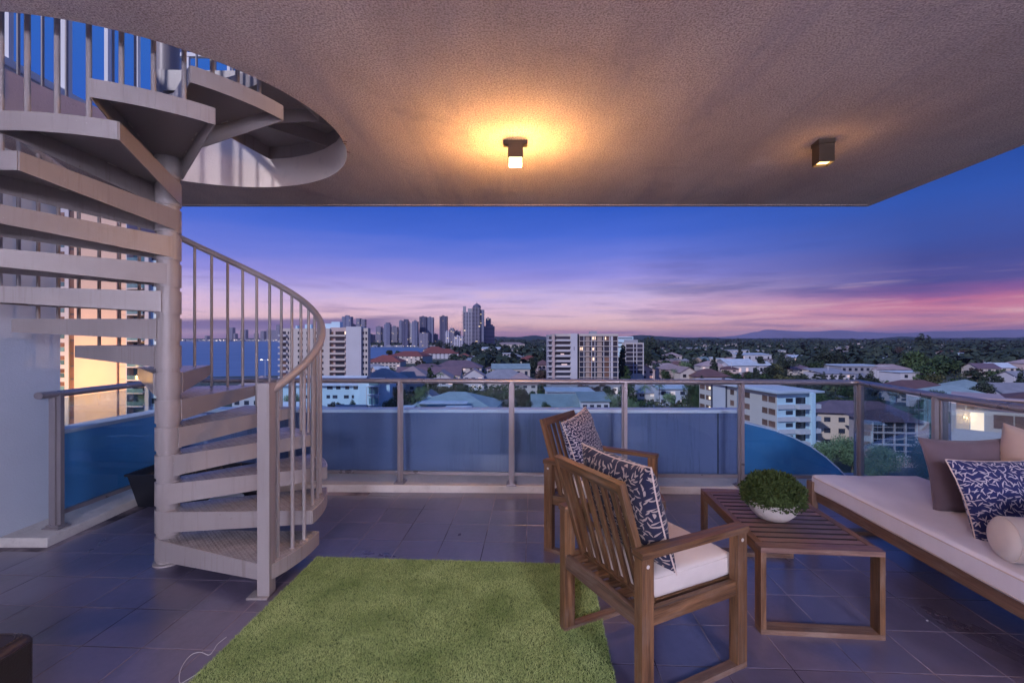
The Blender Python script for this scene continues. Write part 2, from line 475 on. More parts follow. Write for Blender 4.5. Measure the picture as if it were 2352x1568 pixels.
M['leaf_small'] = leaf_fabric('navy_small_leaf_print', (0.010, 0.011, 0.05, 1), (0.44, 0.38, 0.40, 1), 46.0, 0.42, 0.13)
M['leaf_blue'] = leaf_fabric('blue_leaf_print', (0.008, 0.014, 0.095, 1), (0.46, 0.41, 0.44, 1), 30.0, 0.48, 0.085)
M['leather'] = paint('brown_leather', (0.028, 0.019, 0.022), 0.38, 0.2, 6, 0.5, 140, spec=0.5, bdist=0.003)
M['black_plastic'] = paint('black_plastic', (0.012, 0.013, 0.02), 0.45, 0.1, 4)
M['soil'] = paint('soil', (0.05, 0.035, 0.025), 0.95, 0.3, 20, 1.0, 60)
M['bowl'] = paint('bowl_ceramic', (0.55, 0.50, 0.45), 0.55, 0.06, 6, 0.2, 60)
M['twig'] = paint('dry_twig', (0.16, 0.11, 0.07), 0.9, 0.2, 20)
M['cable'] = paint('white_cable', (0.6, 0.6, 0.6), 0.4)
M['glass'] = glass('tinted_glass', (0.87, 0.962, 0.995, 1), dirt=0.012)
M['box_leaf'] = foliage('box_leaf', (0.012, 0.026, 0.010, 1), (0.085, 0.12, 0.030, 1), 0.0, scale=30)
M['grass'] = foliage('turf_blade', (0.13, 0.215, 0.045, 1), (0.60, 0.68, 0.27, 1), 0.0, scale=3.4)
M['grass_base'] = paint('turf_base', (0.08, 0.12, 0.035), 0.95, 0.3, 60)
M['bark'] = paint('bark', (0.10, 0.075, 0.055), 0.9, 0.2, 4)
def ceiling_mat():
    m, t, b, o = new_mat('ceiling_render')
    tcn = t.node('ShaderNodeTexCoord'); v = tcn.outputs['Object']
    big = t.noise(v, 0.55, 5, 0.6); mid = t.noise(t.mapping(v, (1.0, 0.35, 1), rot=(0, 0, R(-30))), 2.2, 4, 0.6)
    grit = t.noise(v, 100, 3, 0.7)
    f = t.math('ADD', t.math('MULTIPLY', big, 0.5), t.math('MULTIPLY', mid, 0.5))
    c = t.mix(t.mrange(f, 0.36, 0.64), (0.50, 0.425, 0.42, 1), (0.74, 0.635, 0.60, 1))
    c = t.mix(t.math('MULTIPLY', t.mrange(grit, 0.58, 0.38), 0.8), c, (0.26, 0.20, 0.20, 1))
    st = t.noise(v, 1.4, 7, 0.75, dist=1.0)
    c = t.mix(t.math('MULTIPLY', t.mrange(st, 0.56, 0.72), 0.5), c, (0.30, 0.25, 0.28, 1))
    dg = t.noise(t.mapping(v, (4.5, 0.45, 1), rot=(0, 0, R(38))), 1.0, 6, 0.65, dist=0.25)
    zone = t.noise(v, 0.5, 2, 0.5)
    c = t.mix(t.math('MULTIPLY', t.math('MULTIPLY', t.mrange(dg, 0.48, 0.68), t.mrange(zone, 0.4, 0.6)), 0.55), c, (0.30, 0.265, 0.33, 1))
    cr = t.noise(v, 1.1, 9, 0.75, dist=0.9)
    c = t.mix(t.math('MULTIPLY', t.mrange(t.math('ABSOLUTE', t.math('SUBTRACT', cr, 0.5)), 0.006, 0.0), 0.35), c, (0.18, 0.14, 0.14, 1))
    t.put(b.inputs['Base Color'], c); b.inputs['Roughness'].default_value = 0.9; b.inputs['Specular IOR Level'].default_value = 0.2
    h = t.math('ADD', t.math('MULTIPLY', grit, 1.0), t.math('MULTIPLY', t.noise(v, 30, 4, 0.6), 0.7))
    bn = t.node('ShaderNodeBump'); bn.inputs['Strength'].default_value = 1.0; bn.inputs['Distance'].default_value = 0.012
    t.put(bn.inputs['Height'], h); t.link(bn.outputs[0], b.inputs['Normal'])
    return m
def tile_mat():
    m, t, b, o = new_mat('slate_tile')
    g = t.node('ShaderNodeNewGeometry'); v = g.outputs['Position']; oi = t.node('ShaderNodeObjectInfo')
    sm = t.noise(t.mapping(v, (1, 0.5, 1), rot=(0, 0, R(35))), 1.6, 6, 0.65, dist=0.6)
    fine = t.noise(v, 26, 5, 0.65)
    c = t.mix(t.mrange(sm, 0.35, 0.68), (0.060, 0.050, 0.085, 1), (0.125, 0.108, 0.175, 1))
    c = t.mix(t.mrange(fine, 0.35, 0.7), c, (0.112, 0.095, 0.148, 1))
    pale = t.noise(t.mapping(v, (1, 0.45, 1), rot=(0, 0, R(-40))), 1.9, 5, 0.62, dist=0.5)
    c = t.mix(t.math('MULTIPLY', t.mrange(pale, 0.42, 0.80), 0.38), c, (0.30, 0.26, 0.37, 1))
    sc = t.node('ShaderNodeVectorMath', operation='SCALE'); t.put(sc.inputs[0], c)
    t.put(sc.inputs[3], t.mrange(oi.outputs['Random'], 0, 1, 0.88, 1.12))
    t.put(b.inputs['Base Color'], sc.outputs[0])
    rr = t.math('MAXIMUM', t.mrange(sm, 0.34, 0.66, 0.27, 0.36), t.mrange(pale, 0.5, 0.7, 0.0, 0.12))
    t.put(b.inputs['Roughness'], rr)
    b.inputs['Specular IOR Level'].default_value = 1.0
    b.inputs['Coat Weight'].default_value = 0.4; b.inputs['Coat Roughness'].default_value = 0.24
    bn = t.node('ShaderNodeBump'); bn.inputs['Strength'].default_value = 0.12; bn.inputs['Distance'].default_value = 0.003
    t.put(bn.inputs['Height'], fine); t.link(bn.outputs[0], b.inputs['Normal'])
    return m
M['ceiling'] = ceiling_mat()
M['tile'] = tile_mat()
def grout_mat():
    m, t, b, o = new_mat('grout')
    g = t.node('ShaderNodeNewGeometry'); v = g.outputs['Position']
    n = t.noise(t.mapping(v, (1, 1, 1)), 0.9, 5, 0.65); f = t.noise(v, 40, 3, 0.6)
    c = t.mix(t.mrange(n, 0.42, 0.56), (0.018, 0.013, 0.028, 1), (0.42, 0.34, 0.36, 1))
    c = t.mix(t.math('MULTIPLY', f, 0.4), c, (0.06, 0.045, 0.06, 1))
    t.put(b.inputs['Base Color'], c); b.inputs['Roughness'].default_value = 0.9
    return m
M['grout'] = grout_mat()
def checker_plate():
    m, t, b, o = new_mat('checker_plate')
    tcn = t.node('ShaderNodeTexCoord'); v = tcn.outputs['Object']
    hs = []
    for rot in (R(45), R(-45)):
        p = t.mapping(v, (1, 1, 0), rot=(0, 0, rot))
        s_ = t.node('ShaderNodeSeparateXYZ'); t.put(s_.inputs[0], p)
        fx = t.math('FRACT', t.math('MULTIPLY', s_.outputs[0], 26)); fy = t.math('FRACT', t.math('MULTIPLY', s_.outputs[1], 52))
        a = t.math('ABSOLUTE', t.math('SUBTRACT', fx, 0.5)); c = t.math('ABSOLUTE', t.math('SUBTRACT', fy, 0.5))
        hs.append(t.math('MULTIPLY', t.mrange(a, 0.34, 0.22), t.mrange(c, 0.30, 0.12)))
    h = t.math('MAXIMUM', hs[0], hs[1])
    n1 = t.noise(v, 7, 6, 0.7)
    c0 = t.mix(t.mrange(n1, 0.35, 0.7), (0.33, 0.29, 0.285, 1), (0.54, 0.49, 0.48, 1))
    t.put(b.inputs['Base Color'], t.mix(t.math('MULTIPLY', h, 0.4), c0, (0.55, 0.53, 0.52, 1)))
    b.inputs['Roughness'].default_value = 0.27; b.inputs['Metallic'].default_value = 0.35
    bn = t.node('ShaderNodeBump'); bn.inputs['Strength'].default_value = 0.9; bn.inputs['Distance'].default_value = 0.004
    t.put(bn.inputs['Height'], h); t.link(bn.outputs[0], b.inputs['Normal'])
    return m
M['checker'] = checker_plate()

GR = R(-2.7)                     # the tile grid is turned 2.7 degrees against the view
gx = Vector((math.cos(GR), math.sin(GR), 0)); gy = Vector((-math.sin(GR), math.cos(GR), 0))

# ------------------------------------------------------------------ terrace floor: grout bed + tiles
fl = MB().prism([(-3.95, -4.6), (3.9, -4.6), (3.9, 5.1), (-3.95, 5.1)], -0.30, -0.0012).build('terrace_floor', M['grout'])
tag(fl, kind='structure')
PITCH, TW = 0.3075, 0.3018
tmb = MB()
def tile_geom(mb, c=(0, 0)):
    w = TW / 2; e = 0.0012
    P = lambda a, b, z: (c[0] + gx.x * a + gy.x * b, c[1] + gx.y * a + gy.y * b, z)
    lo = [P(-w, -w, -0.0035), P(w, -w, -0.0035), P(w, w, -0.0035), P(-w, w, -0.0035)]
    mi = [P(-w, -w, -0.001), P(w, -w, -0.001), P(w, w, -0.001), P(-w, w, -0.001)]
    hi = [P(-w + e, -w + e, 0), P(w - e, -w + e, 0), P(w - e, w - e, 0), P(-w + e, w - e, 0)]
    Fc = [(i, (i + 1) % 4, 4 + (i + 1) % 4, 4 + i) for i in range(4)] + [(4 + i, 4 + (i + 1) % 4, 8 + (i + 1) % 4, 8 + i) for i in range(4)] + [(8, 9, 10, 11)]
    mb.mesh(lo + mi + hi, Fc)
tile_geom(tmb)
tile_me = tmb.data('tile', M['tile'])
# phase of the grid taken from a joint crossing seen at D(560,1404)
cand = []
j0 = Vector(((560 - CX) / F * (F * EYE / (1404 - HY)), F * EYE / (1404 - HY), 0))
for i in range(-40, 40):
    for j in range(-26, 16):
        p = j0 + gx * (i + 0.5) * PITCH + gy * (j + 0.5) * PITCH
        if not (-3.68 < p.x - 0.16 and p.x < 3.22 and p.y < 4.50 and p.y > -4.3): continue
        if p.x > -3.33 or p.y < 3.2:
            # hidden wholly under the rug
            if -1.2 < p.x < 0.32 and p.y < 2.88 and p.y > 0.75: continue
            vis = p.y > 1.62 and abs(p.x) < p.y * 1.124 + 0.3
            cand.append((not vis, (p - Vector((0, 1.9, 0))).length, p))
cand.sort(key=lambda c: (c[0], c[1]))
rest = MB(); n_t = 0
for hid, dist_, p in cand:
    if not hid and n_t < 290:
        place('tile', tile_me, fl, (p.x, p.y, 0), (random.uniform(-.0012, .0012), random.uniform(-.0012, .0012), 0)); n_t += 1
    else:
        tile_geom(rest, (p.x, p.y))
ro = rest.build('outer_tiles', M['tile'], fl); ro['kind'] = 'stuff'

# ------------------------------------------------------------------ slab overhead with round stair opening
PX, PY = -2.31, 3.06            # stair pole
ZC, ZT, HR = 2.89, 3.33, 1.13   # ceiling, roof deck, radius of the opening
def slab():
    mb = MB()
    n = 96
    hole = [(PX + HR * math.cos(2 * math.pi * k / n), PY + HR * math.sin(2 * math.pi * k / n)) for k in range(n)]
    ex = 3.757; xb = ex - (4.81 + 4.6) * math.tan(R(-GR * 180 / math.pi)) if False else ex - (4.81 + 4.6) * 0.047
    # outer ring sampled by ray from hole centre to the outline
    outl = [(-3.92, -4.6), (xb, -4.6), (ex, 4.81), (-3.92, 4.81)]
    def hit(a):
        dx, dy = math.cos(a), math.sin(a); best = 1e9
        for i in range(4):
            x1, y1 = outl[i]; x2, y2 = outl[(i + 1) % 4]
            den = dx * (y2 - y1) - dy * (x2 - x1)
            if abs(den) < 1e-9: continue
            tt = ((x1 - PX) * (y2 - y1) - (y1 - PY) * (x2 - x1)) / den
            ss = ((x1 - PX) * dy - (y1 - PY) * dx) / den
            if tt > 0 and -1e-6 <= ss <= 1 + 1e-6: best = min(best, tt)
        return (PX + dx * best, PY + dy * best)
    angs = [2 * math.pi * k / n for k in range(n)]
    extra = [math.atan2(y - PY, x - PX) % (2 * math.pi) for x, y in outl]
    angs = sorted(set(angs + extra))
    hin = [(PX + HR * math.cos(a), PY + HR * math.sin(a)) for a in angs]
    out = [hit(a) for a in angs]
    m = len(angs)
    for z, flip in ((ZC, True), (ZT, False)):
        V = [(x, y, z) for x, y in hin] + [(x, y, z) for x, y in out]
        Fc = [((i, (i + 1) % m, m + (i + 1) % m, m + i) if flip else (i, m + i, m + (i + 1) % m, (i + 1) % m)) for i in range(m)]
        mb.mesh(V, Fc)
    V = [(x, y, ZC) for x, y in hin] + [(x, y, ZT) for x, y in hin]
    mb.mesh(V, [(i, m + i, m + (i + 1) % m, (i + 1) % m) for i in range(m)], mi=1, smooth=True)
    V = [(x, y, ZC) for x, y in out] + [(x, y, ZT) for x, y in out]
    mb.mesh(V, [(i, (i + 1) % m, m + (i + 1) % m, m + i) for i in range(m)], mi=1)
    return mb.build('ceiling', [M['ceiling'], paint('ring_render', (0.78, 0.68, 0.60), 0.9, 0.05, 1.5, 0.6, 60, dirt=0.25, bdist=0.008)])
cl = slab(); tag(cl, kind='structure')
# thin drip bead along the front edge
db = MB()
db.box(-3.9, 3.70, 4.735, 4.750, ZC - 0.007, ZC + 0.004)
db.build('drip_bead', M['ceiling'], cl, bevel=0.002)
# rust / crack patch fixing at the edge of the opening
rp = MB()
for k in range(5):
    a = R(12 + random.uniform(-5, 6)); rr = HR + random.uniform(0.0, 0.02)
    rp.obox((PX + rr * math.cos(a), PY + rr * math.sin(a), ZC - 0.002), (random.uniform(.006, .016), .004, 0), (0.003, random.uniform(.006, .012), 0), (0, 0, .004))
rp.build('chipped_render', paint('chipped', (0.16, 0.10, 0.08), 0.9, 0.3, 30), cl)

# ------------------------------------------------------------------ wall at the left and roof parapet above
wl = MB().box(-3.92, -3.70, -4.6, 3.73, -0.004, ZC).build('wall', M['stucco']); tag(wl, kind='structure')
rw = MB().box(-3.92, -3.70, 0.5, 4.81, ZT, 3.49)
rp_ = thing('roof_parapet', 'white rough rendered parapet wall with coping above the round stair opening', 'wall')
rw.build('wall_body', M['stucco'], rp_)
MB().box(-3.94, -3.68, 0.5, 4.81, 3.49, 3.512).build('coping', M['white'], rp_, bevel=0.004)
MB().box(-3.62, -3.42, 4.60, 4.80, ZT, 5.6).build('pillar', M['stucco'], rp_, bevel=0.004)
rr_ = thing('roof_railing', 'white roof railing of thin square posts seen up through the stair opening', 'railing', group=None)
for y in (2.6, 3.02, 3.44, 3.87, 4.28, 4.62):
    w = 0.035 if abs(y - 3.87) > .01 else 0.065
    MB().box(-3.80 - w / 2, -3.80 + w / 2, y - w / 2, y + w / 2, 3.512, 4.7).build('post', M['white'], rr_)
MB().box(-3.825, -3.775, 0.6, 4.65, 3.56, 3.60).build('bottom_rail', M['white'], rr_)
MB().box(-3.83, -3.77, 0.6, 4.65, 4.7, 4.74).build('top_rail', M['white'], rr_)
# low guard round the front of the roof, mostly hidden, seen as a sliver beyond the opening
MB().box(-3.4, 0.5, 4.62, 4.66, 4.36, 4.40).build('front_rail', M['white'], rr_)
for k in range(9):
    x = -3.3 + k * 0.42
    MB().box(x - .015, x + .015, 4.625, 4.655, ZT, 4.36).build('post', M['white'], rr_)

# ------------------------------------------------------------------ kerb
KZ = 0.07
KF = 4.42
def kline(x): return 4.42 - x * 0.0 + (-0.018 * x)      # front edge of the kerb, slightly turned
kb = MB()
kb.prism([(-3.70, kline(-3.7)), (3.42, kline(3.42)), (3.42, 5.0), (-3.70, 5.0)], -0.004, KZ)
k1 = kb.build('kerb', M['kerb'], bevel=0.008); tag(k1, kind='structure')
kb2 = MB().prism([(-3.70, 3.27), (-3.34, 3.27), (-3.38, kline(-3.38) - 0.001), (-3.70, kline(-3.7) - 0.001)], -0.004, KZ - 0.002)
kk = kb2.build('kerb_side', M['kerb'], k1, bevel=0.008)
kb3 = MB().prism([(3.02, -2.0), (3.42, -2.0), (3.42, kline(3.42) - .001), (3.17, kline(3.2) - 0.001)], -0.004, KZ - 0.002)
kb3.build('kerb_side', M['kerb'], k1, bevel=0.008)

# ------------------------------------------------------------------ outer parapet, blue rendered wall with pale coping
PT = 0.715
def parapet_mat():
    m, t, b, o = new_mat('blue_parapet_panel')
    g = t.node('ShaderNodeNewGeometry'); v = g.outputs['Position']
    big = t.noise(t.mapping(v, (0.8, 1, 0.35)), 1.1, 4, 0.6)
    st = t.noise(t.mapping(v, (9, 1, 0.55)), 1.6, 6, 0.7, dist=0.3)
    dr = t.noise(t.mapping(v, (1.3, 1, 0.3)), 1.0, 2, 0.5)
    c = t.mix(t.mrange(big, 0.35, 0.65), (0.125, 0.145, 0.27, 1), (0.19, 0.20, 0.34, 1))
    c = t.mix(t.math('MULTIPLY', t.math('MULTIPLY', t.mrange(st, 0.50, 0.68), t.mrange(dr, 0.45, 0.62)), 0.65), c, (0.045, 0.055, 0.11, 1))
    t.put(b.inputs['Base Color'], c); t.put(b.inputs['Roughness'], t.mrange(st, 0.3, 0.7, 0.28, 0.5)); b.inputs['Specular IOR Level'].default_value = 0.6
    return m
M['parapet_blue'] = parapet_mat()
pr = thing('parapet_wall', 'long blue rendered parapet wall with pale coping beyond the glass railing', 'wall')
MB().prism([(-3.62, 4.86), (2.45, 4.80), (2.45, 4.93), (-3.75, 4.99)], -1.5, PT).build('wall_panel', M['parapet_blue'], pr)
MB().prism([(-3.62, 4.84), (2.45, 4.78), (2.45, 4.95), (-3.77, 5.01)], PT, PT + 0.035).build('coping', M['coping'], pr, bevel=0.006)
MB().box(2.165, 2.175, 4.794, 4.80, KZ, PT).build('joint', M['black_plastic'], pr)
M['side_blue_lit'] = paint('side_lit_render', (0.12, 0.42, 0.84), 0.5, 0.15, 0.9, 0.15, 30, spec=0.6)  # blue brightened: outside light on this side put into the colour
pl_ = thing('side_parapet', 'blue rendered parapet with pale coping beside the white wall at left', 'wall')
MB().prism([(-3.86, 3.735), (-3.70, 3.735), (-3.62, 4.858), (-3.755, 4.99)], -1.5, PT).build('wall_panel', M['side_blue_lit'], pl_)
MB().prism([(-3.88, 3.735), (-3.68, 3.735), (-3.60, 4.838), (-3.775, 5.01)], PT, PT + 0.035).build('coping', M['coping'], pl_, bevel=0.006)
# curved blade at the right end, sweeping down
bw = thing('curved_parapet', 'blue curved end of the parapet sweeping down behind the plant', 'wall')
pts = []
N = 24
cpts = [(1700, 968), (1712, 972), (1740, 979), (1780, 990), (1820, 1005), (1860, 1025), (1895, 1050), (1925, 1077), (1950, 1102), (1975, 1130), (2010, 1180), (2050, 1245), (2090, 1320)]
top = []
for (dx, dy) in cpts:
    yy = 4.80
    top.append(((dx - CX) / F * yy, yy, EYE - (dy - HY) / F * yy))
def blade(mb, off0, off1, zoff0, zlow):
    n = len(top)
    V = []
    for (x, y, z) in top:
        V += [(x, y + off0, z + zoff0), (x, y + off1, z + zoff0), (x, y + off1, zlow if zlow is not None else z), (x, y + off0, zlow if zlow is not None else z)]
    Fc = []
    for i in range(n - 1):
        a, b = i * 4, (i + 1) * 4
        for k in range(4):
            k2 = (k + 1) % 4
            Fc.append((a + k, b + k, b + k2, a + k2))
    Fc += [(0, 1, 2, 3), ((n - 1) * 4 + 3, (n - 1) * 4 + 2, (n - 1) * 4 + 1, (n - 1) * 4)]
    mb.mesh(V, Fc)
b_ = MB(); blade(b_, 0.0, 0.12, 0.0, -1.6); b_.build('wall_panel', paint('blade_blue', (0.055, 0.21, 0.42), 0.16, 0.3, 1.4, spec=0.8), bw)
b_ = MB(); blade(b_, -0.012, 0.13, 0.014, None); b_.build('coping', M['coping'], bw)

# ------------------------------------------------------------------ glass railing
RZ = 1.08
rl = thing('glass_railing', 'long terrace railing of tinted glass panels between bronze metal posts', 'railing')
posts = [(-3.45, 3.45), (-3.40, 4.60), (-2.20, 4.56), (-1.11, 4.53), (-0.004, 4.47), (1.094, 4.43), (2.21, 4.40), (3.32, 4.36), (3.10, 3.30), (3.05, 2.20), (3.0, 1.1)]
def post(p, d):
    d = Vector((d[0], d[1], 0)).normalized(); n = Vector((-d.y, d.x, 0))
    mb = MB()
    mb.obox((p[0], p[1], (KZ + RZ) / 2), d * 0.052, n * 0.028, (0, 0, RZ - KZ - 0.012))
    mb.obox((p[0] - n.x * 0.032, p[1] - n.y * 0.032, (KZ + RZ) / 2), d * 0.030, n * 0.030, (0, 0, RZ - KZ - 0.014))
    mb.obox((p[0] + n.x * 0.032, p[1] + n.y * 0.032, (KZ + RZ) / 2), d * 0.030, n * 0.030, (0, 0, RZ - KZ - 0.014))
    po = mb.build('post', M['alu'], rl, bevel=0.004)
    b = MB()
    b.obox((p[0], p[1], KZ + 0.006), d * 0.10, n * 0.13, (0, 0, 0.012))
    b.obox((p[0], p[1], KZ + 0.019), d * 0.07, n * 0.10, (0, 0, 0.014))
    b.build('base_plate', M['alu'], po, bevel=0.004)
for i, p in enumerate(posts):
    if i == 1: continue
    a = posts[max(0, i - 1)] if i != 0 else posts[0]; b = posts[min(i + 1, len(posts) - 1)]
    if i == 7: a, b = posts[6], posts[7]
    if i == 2: a = posts[2]
    if i >= 8: a, b = posts[8], posts[9]
    post(p, (b[0] - a[0], b[1] - a[1]))
post(posts[1], (1, 0))
# oval handrail along the posts
path = [(-3.465, 3.33)] + posts[:]
fine = []
for i in range(len(path) - 1):
    a, b = Vector(path[i]), Vector(path[i + 1])
    for k in range(8):
        fine.append(a.lerp(b, k / 8))
fine.append(Vector(path[-1]))
hr = MB()
Vv = []; n = 12
for i, p in enumerate(fine):
    a = fine[max(0, i - 1)]; b = fine[min(len(fine) - 1, i + 1)]
    d = (b - a).normalized(); nn = Vector((-d.y, d.x))
    for k in range(n):
        t_ = 2 * math.pi * k / n
        Vv.append((p.x + nn.x * 0.040 * math.cos(t_), p.y + nn.y * 0.040 * math.cos(t_), RZ + 0.026 * math.sin(t_)))
Fc = [(i * n + k, i * n + (k + 1) % n, (i + 1) * n + (k + 1) % n, (i + 1) * n + k) for i in range(len(fine) - 1) for k in range(n)]
hr.mesh(Vv, Fc, smooth=True); hr.mesh(Vv[:n], [tuple(range(n))[::-1]]); hr.mesh(Vv[-n:], [tuple(range(n))])
hr.build('handrail', M['alu'], rl)
for i in range(len(posts) - 1):
    a, b = Vector(posts[i] + (0,)), Vector(posts[i + 1] + (0,)); d = (b - a).normalized()
    a2, b2 = a + d * 0.03, b - d * 0.03; mid = (a2 + b2) / 2; n_ = Vector((-d.y, d.x, 0))
    g = MB().obox(mid + Vector((0, 0, 0.615)), b2 - a2, n_ * 0.010, (0, 0, 0.86)); g.build('glass_panel', M['glass'], rl)
    c = MB().obox(mid + Vector((0, 0, 0.172)), b2 - a2, n_ * 0.026, (0, 0, 0.030)); c.build('bottom_channel', M['alu'], rl, bevel=0.003)

# ------------------------------------------------------------------ spiral staircase
st = thing('spiral_staircase', 'beige painted steel spiral staircase rising through a round opening', 'staircase', (PX, PY, 0))
pole = MB(); pole.tube([(0, 0, 0), (0, 0, 4.4)], 0.064, 40); pole.build('pole', M['steel'], st)
fb = MB(); fb.tube([(0, 0, 0), (0, 0, 0.012)], 0.085, 32); fb.build('pole_foot', M['steel'], st)
RISE, STEP, SPAN, RR = 0.181, 22.5, 28.4, 0.985
def rim(a, r=RR): return Vector((r * math.cos(R(a)), r * math.sin(R(a)), 0))
def tread_parts(A0, z, root, span=SPAN, rout=RR, hub=0.135, edge=0.088, ribs=()):
    A1 = A0 + span; ns = 8
    h0 = rim(A0 - 72, 0.074); h1 = rim(A1 + 72, 0.074)
    arc = [rim(A0 + span * k / ns, rout) for k in range(ns + 1)]
    poly = [h0] + arc + [h1]
    top = MB(); top.prism([(p.x, p.y) for p in poly], z - 0.006, z)
    to = top.build('tread', [M['checker'], M['steel']], root); to.data.polygons[0].material_index = 1
    fl_ = MB()
    def flange(p, q, hp, hq, t=0.006, side=1):
        d = (q - p).normalized(); n = Vector((-d.y, d.x, 0)) * t * side
        V = [p + Vector((0, 0, z - 0.0005)), q + Vector((0, 0, z - 0.0005)), q + Vector((0, 0, z - hq)), p + Vector((0, 0, z - hp))]
        V2 = [v + n for v in V]
        fl_.mesh(V + V2, [(0, 1, 2, 3), (7, 6, 5, 4), (0, 4, 5, 1), (1, 5, 6, 2), (2, 6, 7, 3), (3, 7, 4, 0)])
    flange(h0, arc[0], hub, edge, side=-1); flange(arc[-1], h1, edge, hub, side=-1)
    for k in range(ns): flange(arc[k], arc[k + 1], edge, edge, side=-1)
    for rb in ribs: flange(rim(rb, 0.1), rim(rb, rout - 0.01), edge, edge)
    fo = fl_.build('flange', M['steel'], to)
    wb_ = MB(); rw_ = random.Random(int(A0 * 7))
    for p0_, p1_ in ((h0, arc[0]), (arc[-1], h1)):
        for _k in range(5):
            q_ = p0_.lerp(p1_, rw_.uniform(.12, .92)); inn = (rim(A0 + span / 2, .5) - q_).normalized() * .012; d_ = (p1_ - p0_).normalized() * rw_.uniform(.02, .05)
            wb_.obox(q_ + inn + Vector((0, 0, z - .0085)), d_, inn * .5, (0, 0, .005))
    wb_.build('weld_beads', M['bowl'], to)['kind'] = 'stuff'
    cb = MB(); cb.tube([(0, 0, z - hub - 0.012), (0, 0, z + 0.004)], 0.0735, 32); cb.build('hub_collar', M['steel'], to)
    return to
NT_ = 17
for k in range(NT_):
    tread_parts(-25 + STEP * k, RISE * (k + 1), st)
tread_parts(-25 + STEP * NT_, RISE * (NT_ + 1), st, span=88, rout=HR - 0.012, edge=0.115, ribs=(27, 49))
# newel post
np_ = rim(-24.2, 0.955)
ang = R(-24.2)
er = Vector((math.cos(ang), math.sin(ang), 0)); et = Vector((-er.y, er.x, 0))
nw = MB(); nw.obox((np_.x, np_.y, 0.622), (0.070, 0, 0), (0, 0.070, 0), (0, 0, 1.238)); nw_o = nw.build('newel_post', M['steel'], st, bevel=0.004)
MB().box(np_.x - 0.085, np_.x + 0.035, np_.y - 0.06, np_.y + 0.03, 0.002, 0.012).build('foot_plate', M['steel'], nw_o)
def hz(phi): return 1.17 + (phi + 25) * 0.00804
hp = [(0.955 * math.cos(R(a)), 0.955 * math.sin(R(a)), hz(a)) for a in np.arange(-22.3, 372, 3.0)]
MB().tube(hp, 0.0255, 14).build('handrail', M['steel'], st)
a = -19.0
while a < 352:
    k = int((a + 25) // STEP)
    ztop = hz(a) - 0.02; zb = RISE * (k + 1)
    if k >= NT_: break
    c = rim(a, 0.945)
    MB().tube([(c.x, c.y, zb), (c.x, c.y, zb + 0.004), (c.x, c.y, ztop)], 0.0115, 10, caps=False).build('baluster', M['steel'], st)
    a += 7.5
# guard round the roof opening (casts the striped shadow seen on the inner face)
gd = thing('opening_guard', 'pale round guard rail of thin balusters above the stair opening', 'railing', (PX, PY, 0))
gp = [(1.17 * math.cos(R(a)), 1.17 * math.sin(R(a)), ZT + 1.0) for a in range(92, 356, 4)]
MB().tube(gp, 0.022, 10).build('handrail', M['steel'], gd)
for a in np.arange(96, 352, 7.0):
    c = rim(a, 1.17)
    MB().tube([(c.x, c.y, ZT), (c.x, c.y, ZT + 1.0)], 0.010, 8, caps=False).build('baluster', M['steel'], gd)

# ------------------------------------------------------------------ ceiling lamps
glow = emit_mat('lamp_glow', (1.0, 0.62, 0.22, 1), 14.0)
def ceiling_lamp(x, y, w, h, label, power, hot, rz=0.0):
    r_ = thing('ceiling_lamp', label, 'lamp', (x, y, ZC), rz, 'box lamps on the ceiling')
    MB().box(-0.085 if hot else -w / 2 - .004, 0.085 if hot else w / 2 + .004, -0.03 if hot else -w / 2 - .004, 0.03 if hot else w / 2 + .004, -0.028, 0.0).build('mounting_plate', M['bronze'], r_, bevel=0.003)
    t = 0.004; z0 = -h + (0.045 if hot else 0.0)
    hs = MB(); zc = (z0 - 0.02) / 2; hh = -z0 - 0.02
    for s_ in (-1, 1):
        hs.obox((s_ * (w / 2 - t / 2), 0, zc - .01), (t, 0, 0), (0, w, 0), (0, 0, hh))
        hs.obox((0, s_ * (w / 2 - t / 2), zc - .01), (w - 2 * t, 0, 0), (0, t, 0), (0, 0, hh))
    hs.build('housing', M['bronze'], r_)
    if hot:
        MB().box(-w / 2 + .008, w / 2 - .008, -w / 2 + .008, w / 2 - .008, -h, z0 + 0.01).build('diffuser', glow, r_, bevel=0.008)
    else:
        MB().box(-w / 2 + .006, w / 2 - .006, -w / 2 + .006, w / 2 - .006, z0 + 0.006, z0 + 0.012).build('diffuser', emit_mat('lamp_glow_dim', (1.0, 0.62, 0.22, 1), 3.5), r_)
    L = bpy.data.lights.new('bulb', 'POINT'); L.energy = power; L.color = (1.0, 0.48, 0.13); L.shadow_soft_size = 0.045
    lo = bpy.data.objects.new('bulb', L); COL.objects.link(lo); lo.parent = r_
    lo.location = (0, 0, -h - 0.17)
    return r_
ceiling_lamp(0.024, 3.22, 0.105, 0.165, 'bright glowing bronze box lamp on the ceiling above the middle of the railing', 44, True)
ceiling_lamp(2.20, 3.22, 0.100, 0.150, 'dark square bronze ceiling lamp near the right corner of the slab', 2.5, False, R(-8))

